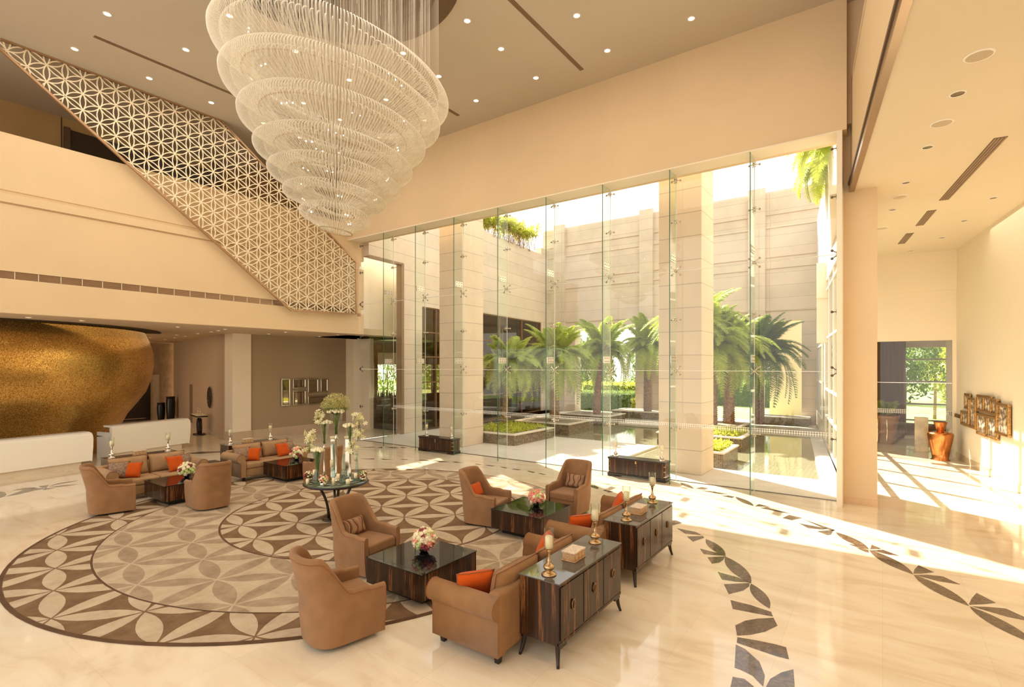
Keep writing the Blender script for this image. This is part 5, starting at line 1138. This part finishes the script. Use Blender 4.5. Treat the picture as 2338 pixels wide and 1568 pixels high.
# console table with ring leg, wall disc, candle glasses
t = thing('console_table', 'narrow dark console table with a ring shaped pedestal under the round wall ornament', 'console table', (-24.35, 10.62, 0), math.radians(-13))
b = MB(); b.box(-.62, .62, -.22, .22, .80, .86); b.build('top_edge', dark_wood, t, bevel=.004); b = MB(); b.box(-.61, .61, -.21, .21, .861, .872); b.build('stone_top', plaster_pale, t)
b = MB()
for s in (-1, 1):
    P = [(.0+.16*math.cos(q*PI/12), s*.05, .36+.33*math.sin(q*PI/12)) for q in range(25)]; b.tube(P, .035, 8, 0, None, False)
b.build('ring_pedestal', dark_wood, t); b = MB()
for s in (-1, 1): P = [(s*.12+.07*math.cos(q*PI/10), 0, .73+.07*math.sin(q*PI/10)) for q in range(11, 21)]; b.tube(P, .02, 6)
b.build('scroll', dark_wood, t); b = MB(); b.lathe([(.001,0),(.40,0),(.41,.02),(.38,.045),(.001,.045)], 28, 0, Matrix.Diagonal((1,.6,1,1))); b.build('foot', dark_wood, t)
for lab, dx in (('slim glass candle stick at the left of the console table', -.25), ('slim glass candle stick at the right of the console table', .22)):
    q = Vector((-24.35, 10.62))+Vector((math.cos(math.radians(-13)), math.sin(math.radians(-13))))*dx
    o = thing('candle_stick', lab, 'candle stick', (q.x, q.y, .872), 0, 'slim candle sticks on the console'); b = MB(); b.lathe([(.001,0),(.06,0),(.05,.01),(.012,.02),(.012,.26),(.03,.28),(.001,.285)], 12); b.build('stem', silver, o); b = MB(); b.lathe([(.03,.285),(.05,.34),(.055,.46)], 14, cap=False); b.build('glass_cup', vase_g, o)
q = on_corr(2.35, .06); t = thing('wall_disc', 'round openwork dark metal ornament on the corridor wall above the console table', 'wall ornament', (q.x, q.y, 1.62), math.atan2(d.y, d.x)); b = MB(); rnd = random.Random(2)
P = [(.42*math.cos(k*PI/18), 0, .46*math.sin(k*PI/18)) for k in range(37)]; b.tube(P, .014, 6, 0, None, False)
for k in range(60):
    a = k*2.399; rr = .40*math.sqrt((k+.5)/60); cx_, cz_ = rr*math.cos(a), rr*math.sin(a)*1.08; r = rnd.uniform(.025, .05); b.tube([(cx_+r*math.cos(w_*PI/5), rnd.uniform(-.01,.01), cz_+r*math.sin(w_*PI/5)) for w_ in range(11)], .010, 5, 0, None, False)
b.build('openwork', mat('dark_bronze', (.06, .04, .025), .4, .7), t)
# mirrors on the woven wall
mirror = mat('mirror_face', (.55, .46, .36), .03, .95)
MI = [('tall narrow mirror, leftmost on the woven wall', 12.54, 12.97, 1.25, 2.45), ('small landscape mirror, upper second from left on the woven wall', 13.08, 13.72, 2.0, 2.44), ('squarish mirror below the small landscape mirror', 13.08, 13.72, 1.26, 1.92), ('upright mirror with a bright reflection, upper third from left', 13.82, 14.36, 1.77, 2.43), ('wide mirror at the lower right of the woven wall', 13.82, 14.9, 1.24, 1.67), ('narrow upright mirror, upper right of the group', 14.47, 14.86, 1.78, 2.42)]
for lab, y0, y1, z0, z1 in MI:
    t = thing('framed_mirror', lab, 'mirror', (-21.18, (y0+y1)/2, (z0+z1)/2), 0, 'mirrors on the woven wall'); a, c_ = (y1-y0)/2, (z1-z0)/2
    f = MB()
    for A_, B_, x1 in ((1, .055, .05), (.0, .0, .0)):
        if not B_: continue
        f.box(0, x1, -a, a, c_-B_, c_); f.box(0, x1, -a, a, -c_, -c_+B_); f.box(0, x1, -a, -a+B_, -c_+B_, c_-B_); f.box(0, x1, a-B_, a, -c_+B_, c_-B_)
    f.build('frame', silver, t, bevel=.012, bseg=2); g = MB(); g.box(0, .02, -a+.05, a-.05, -c_+.05, c_-.05); g.build('glass', mirror, t)
    g = MB(); i_ = .085
    for bx_ in ((-a+i_, a-i_, c_-i_-.015, c_-i_), (-a+i_, a-i_, -c_+i_, -c_+i_+.015), (-a+i_, -a+i_+.015, -c_+i_, c_-i_), (a-i_-.015, a-i_, -c_+i_, c_-i_)): g.box(.02, .026, *bx_)
    g.build('inner_line', mat('dark_line', (.10,.06,.03), .3) if 'dark_line' not in MATS else MATS['dark_line'], t)
# ================================================================ side hall things
copper = varied('burnished_copper', (.70, .27, .09), .15, 6, .22, metal=1)
t = thing('copper_vase', 'large burnished copper vase with a flared neck standing by the glass door', 'vase', (1.50, 21.5, 0)); b = MB(); b.lathe([(.001,0),(.25,0),(.25,.015),(.21,.04),(.235,.22),(.31,.62),(.335,.80),(.325,.86),(.10,.92),(.001,.92)], 36); b.build('body', copper, t); b = MB(); b.lathe([(.09,.92),(.105,.96),(.17,1.18),(.185,1.20),(.165,1.18),(.08,.96)], 30, cap=False); b.build('neck', copper, t)
t = thing('stone_pedestal', 'pale veined marble block beside the copper vase', 'pedestal', (1.1, 23.2, 0)); b = MB(); b.box(-.19,.19,-.15,.15,0,1.2); b.build('block', varied('veined_onyx', (.72,.55,.33), .3, 3, .2), t, bevel=.01)
# gold framed pictures on the right wall; s along the wall, z height (traced positions)
photo_m = []
def photo(seed, base):
    m = mat('sepia_print_%d' % seed, base, .35); c_ = coords(m, (3,3,3)); L(m, ramp(m, noise(m, c_, 3.2, 3, .5, .1), [(.35, (.08,.06,.045)), (.5, (.36,.28,.2)), (.62, (.78,.68,.52))]), bsdf(m).inputs['Base Color']); return m
pm = [photo(i, (.4,.3,.2)) for i in range(3)]
w0 = Vector(L2(0)); wdir = (Vector(L2(10))-w0).normalized(); wn_v = Vector((-wdir.y, wdir.x))
if wn_v.x > 0: wn_v = -wn_v
def wall_hit(px):
    r = CAMF+CAMR*((px-1169)/FPX); # solve r*t = L2
    t = 4.77/(r.x+.126*r.y); return r*t, t
PF = [('small dark gold framed picture, top left of the wall group', 2207, 2220.5, 898, 934), ('small square gold framed picture, lower left of the wall group', 2199.5, 2216.5, 938, 972), ('tall gold framed picture, second from left in the wall group', 2218, 2235, 908, 978), ('upright gold framed picture, third from left, upper row', 2235.5, 2250, 901, 940), ('broad gold framed portrait in the middle of the upper row', 2250.5, 2271, 903, 944), ('upright gold framed picture right of the broad portrait, upper row', 2269, 2286, 910, 949), ('gold framed picture, lower row, middle', 2235, 2257, 944, 994), ('large gold framed picture, lower row, right', 2258, 2284.5, 950, 1002), ('tallest gold framed picture, far right of the wall group', 2282, 2312, 921, 995)]
for k, (lab, xa, xb, ya, yb) in enumerate(PF):
    A_, ta = wall_hit(xa); B_, tb = wall_hit(xb); c_ = (A_+B_)/2; tm = (ta+tb)/2; zt = CAM_H-(ya-835.2)/FPX*tm; zb = CAM_H-(yb-835.2)/FPX*tm; wdt = (A_-B_).length; dp = .05+.012*(k % 3)
    t = thing('picture_frame', lab, 'picture', (c_.x+wn_v.x*.02, c_.y+wn_v.y*.02, (zt+zb)/2), math.atan2(wdir.y, wdir.x), 'gold framed pictures in the side hall')
    a = wdt/2; h_ = (zt-zb)/2; fwd = min(.075, a*.34); f = MB()   # local +x along wall (away), local +y towards the hall
    for x0, x1, z0, z1 in ((-a, a, h_-fwd, h_), (-a, a, -h_, -h_+fwd), (-a, -a+fwd, -h_+fwd, h_-fwd), (a-fwd, a, -h_+fwd, h_-fwd)): f.box(x0, x1, 0, dp, z0, z1)
    f.build('frame', gold_frame_m, t, bevel=.018, bseg=2); g = MB(); g.box(-a+fwd*.8, a-fwd*.8, 0, .02, -h_+fwd*.8, h_-fwd*.8); g.build('print', pm[k % 3], t)
# brass letters plate beside the pictures
A_, ta = wall_hit(2183); t = thing('brass_letters', 'short line of raised brass letters on the wall left of the pictures', 'sign', (A_.x+wn_v.x*.02, A_.y+wn_v.y*.02, CAM_H-(947-835.2)/FPX*ta), math.atan2(wdir.y, wdir.x)); b = MB()
for k in range(9):
    x = -.62+k*.155
    b.box(x-.05, x-.03, 0, .03, -.06, .06)
    if k % 3 != 1: b.box(x+.03, x+.05, 0, .03, -.06, .06)
    b.box(x-.05, x+.05, 0, .03, [.04,-.06,-.01][k % 3], [.06,-.04,.01][k % 3])
b.build('letters', brass, t)
# room behind the glass door
rm_ = MB(); rm_.box(-1.5, 4.4, 28.6, 28.8, 3.8, 6.0, 0); rm_.box(-1.5, .72, 27.2, 27.4, 0, 6, 1); rm_.box(-1.5, -1.4, 24.2, 28.6, 0, 6, 1); rm_.box(3.4, 3.6, EY+.3, 28.8, 0, 6, 1); rm_.box(-1.5, 4.4, 28.6, 28.8, 0, .5, 1)
for x in (.72, 2.9): rm_.box(x, x+.10, 28.5, 28.8, 0, 5.5, 2)
for z in (.62, 1.33, 2.3, 3.25): rm_.box(.7, 3.0, 28.55, 28.7, z, z+.06, 2)
rm_.box(-1.5, 4.4, EY+.25, 28.8, 5.0, 5.2, 0)
struct(rm_.build('wall_inner_room', [plaster_pale, varied('curtain_brown', (.24, .14, .09), .15, 3, .7), dark_steel]))
cu_ = MB()
P = [(-1.32+.066*k, 26.95+.06*math.sin(k*1.7)) for k in range(32)]
cu_.add([(x, y, z) for z in (0.02, 4.9) for x, y in P], [(i, i+1, 32+i+1, 32+i) for i in range(31)], 0, None, True); tag(cu_.build('curtain', fabric('brown_curtain', (.17, .10, .07))), 'floor length brown curtain in the room behind the glass door', 'curtain')
fi = MB(); fi.box(-1.5, 3.4, 24, 28.6, -.05, .0); struct(fi.build('floor_inner_room', marble))
t = thing('potted_palm', 'palm in a terracotta pot behind the glass door', 'potted plant', (.12, 24.9, 0)); b = MB(); b.lathe([(.001,0),(.25,0),(.38,.95),(.42,1.0),(.42,1.08),(.36,1.08),(.34,1.0),(.001,.98)], 24); b.build('pot', varied('terracotta', (.45,.24,.12), .1, 4, .6), t)
for k in range(9):
    o = FR[next(q for q in FR if isinstance(q, tuple) and q[0] == 'palm_frond')].copy(); C.objects.link(o); o.parent = t; o.location = (0,0,1.1); o.rotation_euler = (0, -.8+.1*(k % 3), k*.7); o.scale = (.45,.45,.7)
for lab, x, y, z, m in (('dark bushy garden tree seen through the window behind the glass door', .9, 33.5, 3.4, leaf_d), ('yellow green garden tree right of it, seen through the window behind the glass door', 3.4, 34.5, 2.6, leaf_y), ('green garden tree to the left, seen through the window behind the glass door', -1.0, 35, 3.3, leaf_g), ('tall garden tree farther back, seen through the window behind the glass door', 2.4, 38, 4.6, leaf_g), ('olive garden tree at the far right, seen through the window behind the glass door', 5.2, 37, 3.6, leaf_g)):
    blob('garden_tree', lab, 'tree', (x, y, z), (1.7, 1.4, 1.9), m, 3200, .2, None, seed=int(abs(x*10))+3)
# ---- bar and dining pieces seen through the dark windows of the restaurant
bc = thing('bar_cabinet', 'dark bar cabinet with drawers and brass knobs behind the leftmost glass', 'cabinet', (-21.5, 18.6, 0)); rbox(-1.25, 1.15, -.35, .35, 0, 1.35, 'body', mat('bar_dark', (.03,.022,.016), .3), bc, .01, 1)
dwm = MB(); kn = MB()
for i in range(5):
    for j in range(4): q = rbox(-1.2+i*.47, -1.2+i*.47+.43, -.37, -.35, .08+j*.31, .08+j*.31+.27, 'drawer', MATS['bar_dark'], bc, .004, 1); k_ = MB(); k_.sphere((-.985+i*.47, -.39, .21+j*.31), .03, 8, 5); k_.build('knob', brass, q)
rnd = random.Random(9); bm_ = [mat('amber_bottle', (.35,.14,.03), .1), mat('green_bottle', (.05,.12,.04), .1), mat('pale_bottle', (.7,.6,.42), .15)]; b0 = {}
for k in range(22):
    x = -22.65+k*.105; m = bm_[k % 3]; lab = ['amber', 'dark green', 'pale'][k % 3]+' bottle in the row on top of the bar cabinet'
    if m.name not in b0: b = MB(); b.lathe([(.001,0),(.04,0),(.04,.2),(.015,.27),(.015,.34),(.001,.34)], 10); o = b.build('bottle', m); b0[m.name] = o
    else: o = b0[m.name].copy(); C.objects.link(o)
    o.location = (x, 18.5+.12*rnd.random(), 1.352); tag(o, lab, 'bottle', ['amber', 'dark green', 'pale'][k % 3]+' bottles on the bar')
for k, (x, y) in enumerate(((-20.4, 23.2), (-20.6, 25.9), (-20.8, 28.4))):
    t = thing('dining_table', ['white clothed dining table behind the nearest pane of the big restaurant window', 'white clothed dining table behind the middle pane of the big restaurant window', 'white clothed dining table behind the farthest pane of the big restaurant window'][k], 'table', (x, y, 0), 0, 'restaurant tables'); b = MB(); b.lathe([(.001,.74),(.55,.74),(.55,.76),(.001,.76)], 24); b.build('tabletop', white_m, t); b = MB(); b.lathe([(.001,0),(.25,0),(.04,.05),(.04,.74),(.001,.74)], 12); b.build('pedestal', dark_wood, t)
    for j in range(2):
        c_ = thing('dining_chair', 'dark dining chair on the %s side of the %s restaurant table' % (['near', 'far'][j], ['nearest', 'middle', 'farthest'][k]), 'chair', (x+.2, y+(-.85, .85)[j], 0), [0, PI][j], 'restaurant chairs'); rbox(-.22,.22,-.22,.22,.40,.48,'seat', dark_wood, c_, .02, 2); rbox(-.21,.21,-.24,-.19,.48,.92,'backrest', mat('wine_upholstery', (.16,.04,.03), .6) if 'wine_upholstery' not in MATS else MATS['wine_upholstery'], c_, .015, 2)
        for sx_ in (-.18,.18):
            for sy_ in (-.18,.18): l = MB(); l.box(sx_-.02,sx_+.02,sy_-.02,sy_+.02,0,.40); l.build('leg', dark_wood, c_)
rs = thing('sofa_bench', 'wine red bench sofa behind the narrow restaurant window left of the left stone pier', 'bench', (-20.0, 19.0+2.2, 0)); rbox(-.5,.5,-.9,.9,.1,.45,'seat', MATS['wine_upholstery'], rs, .04, 3); rbox(-.55,-.35,-.9,.9,.45,.95,'backrest', MATS['wine_upholstery'], rs, .04, 3)
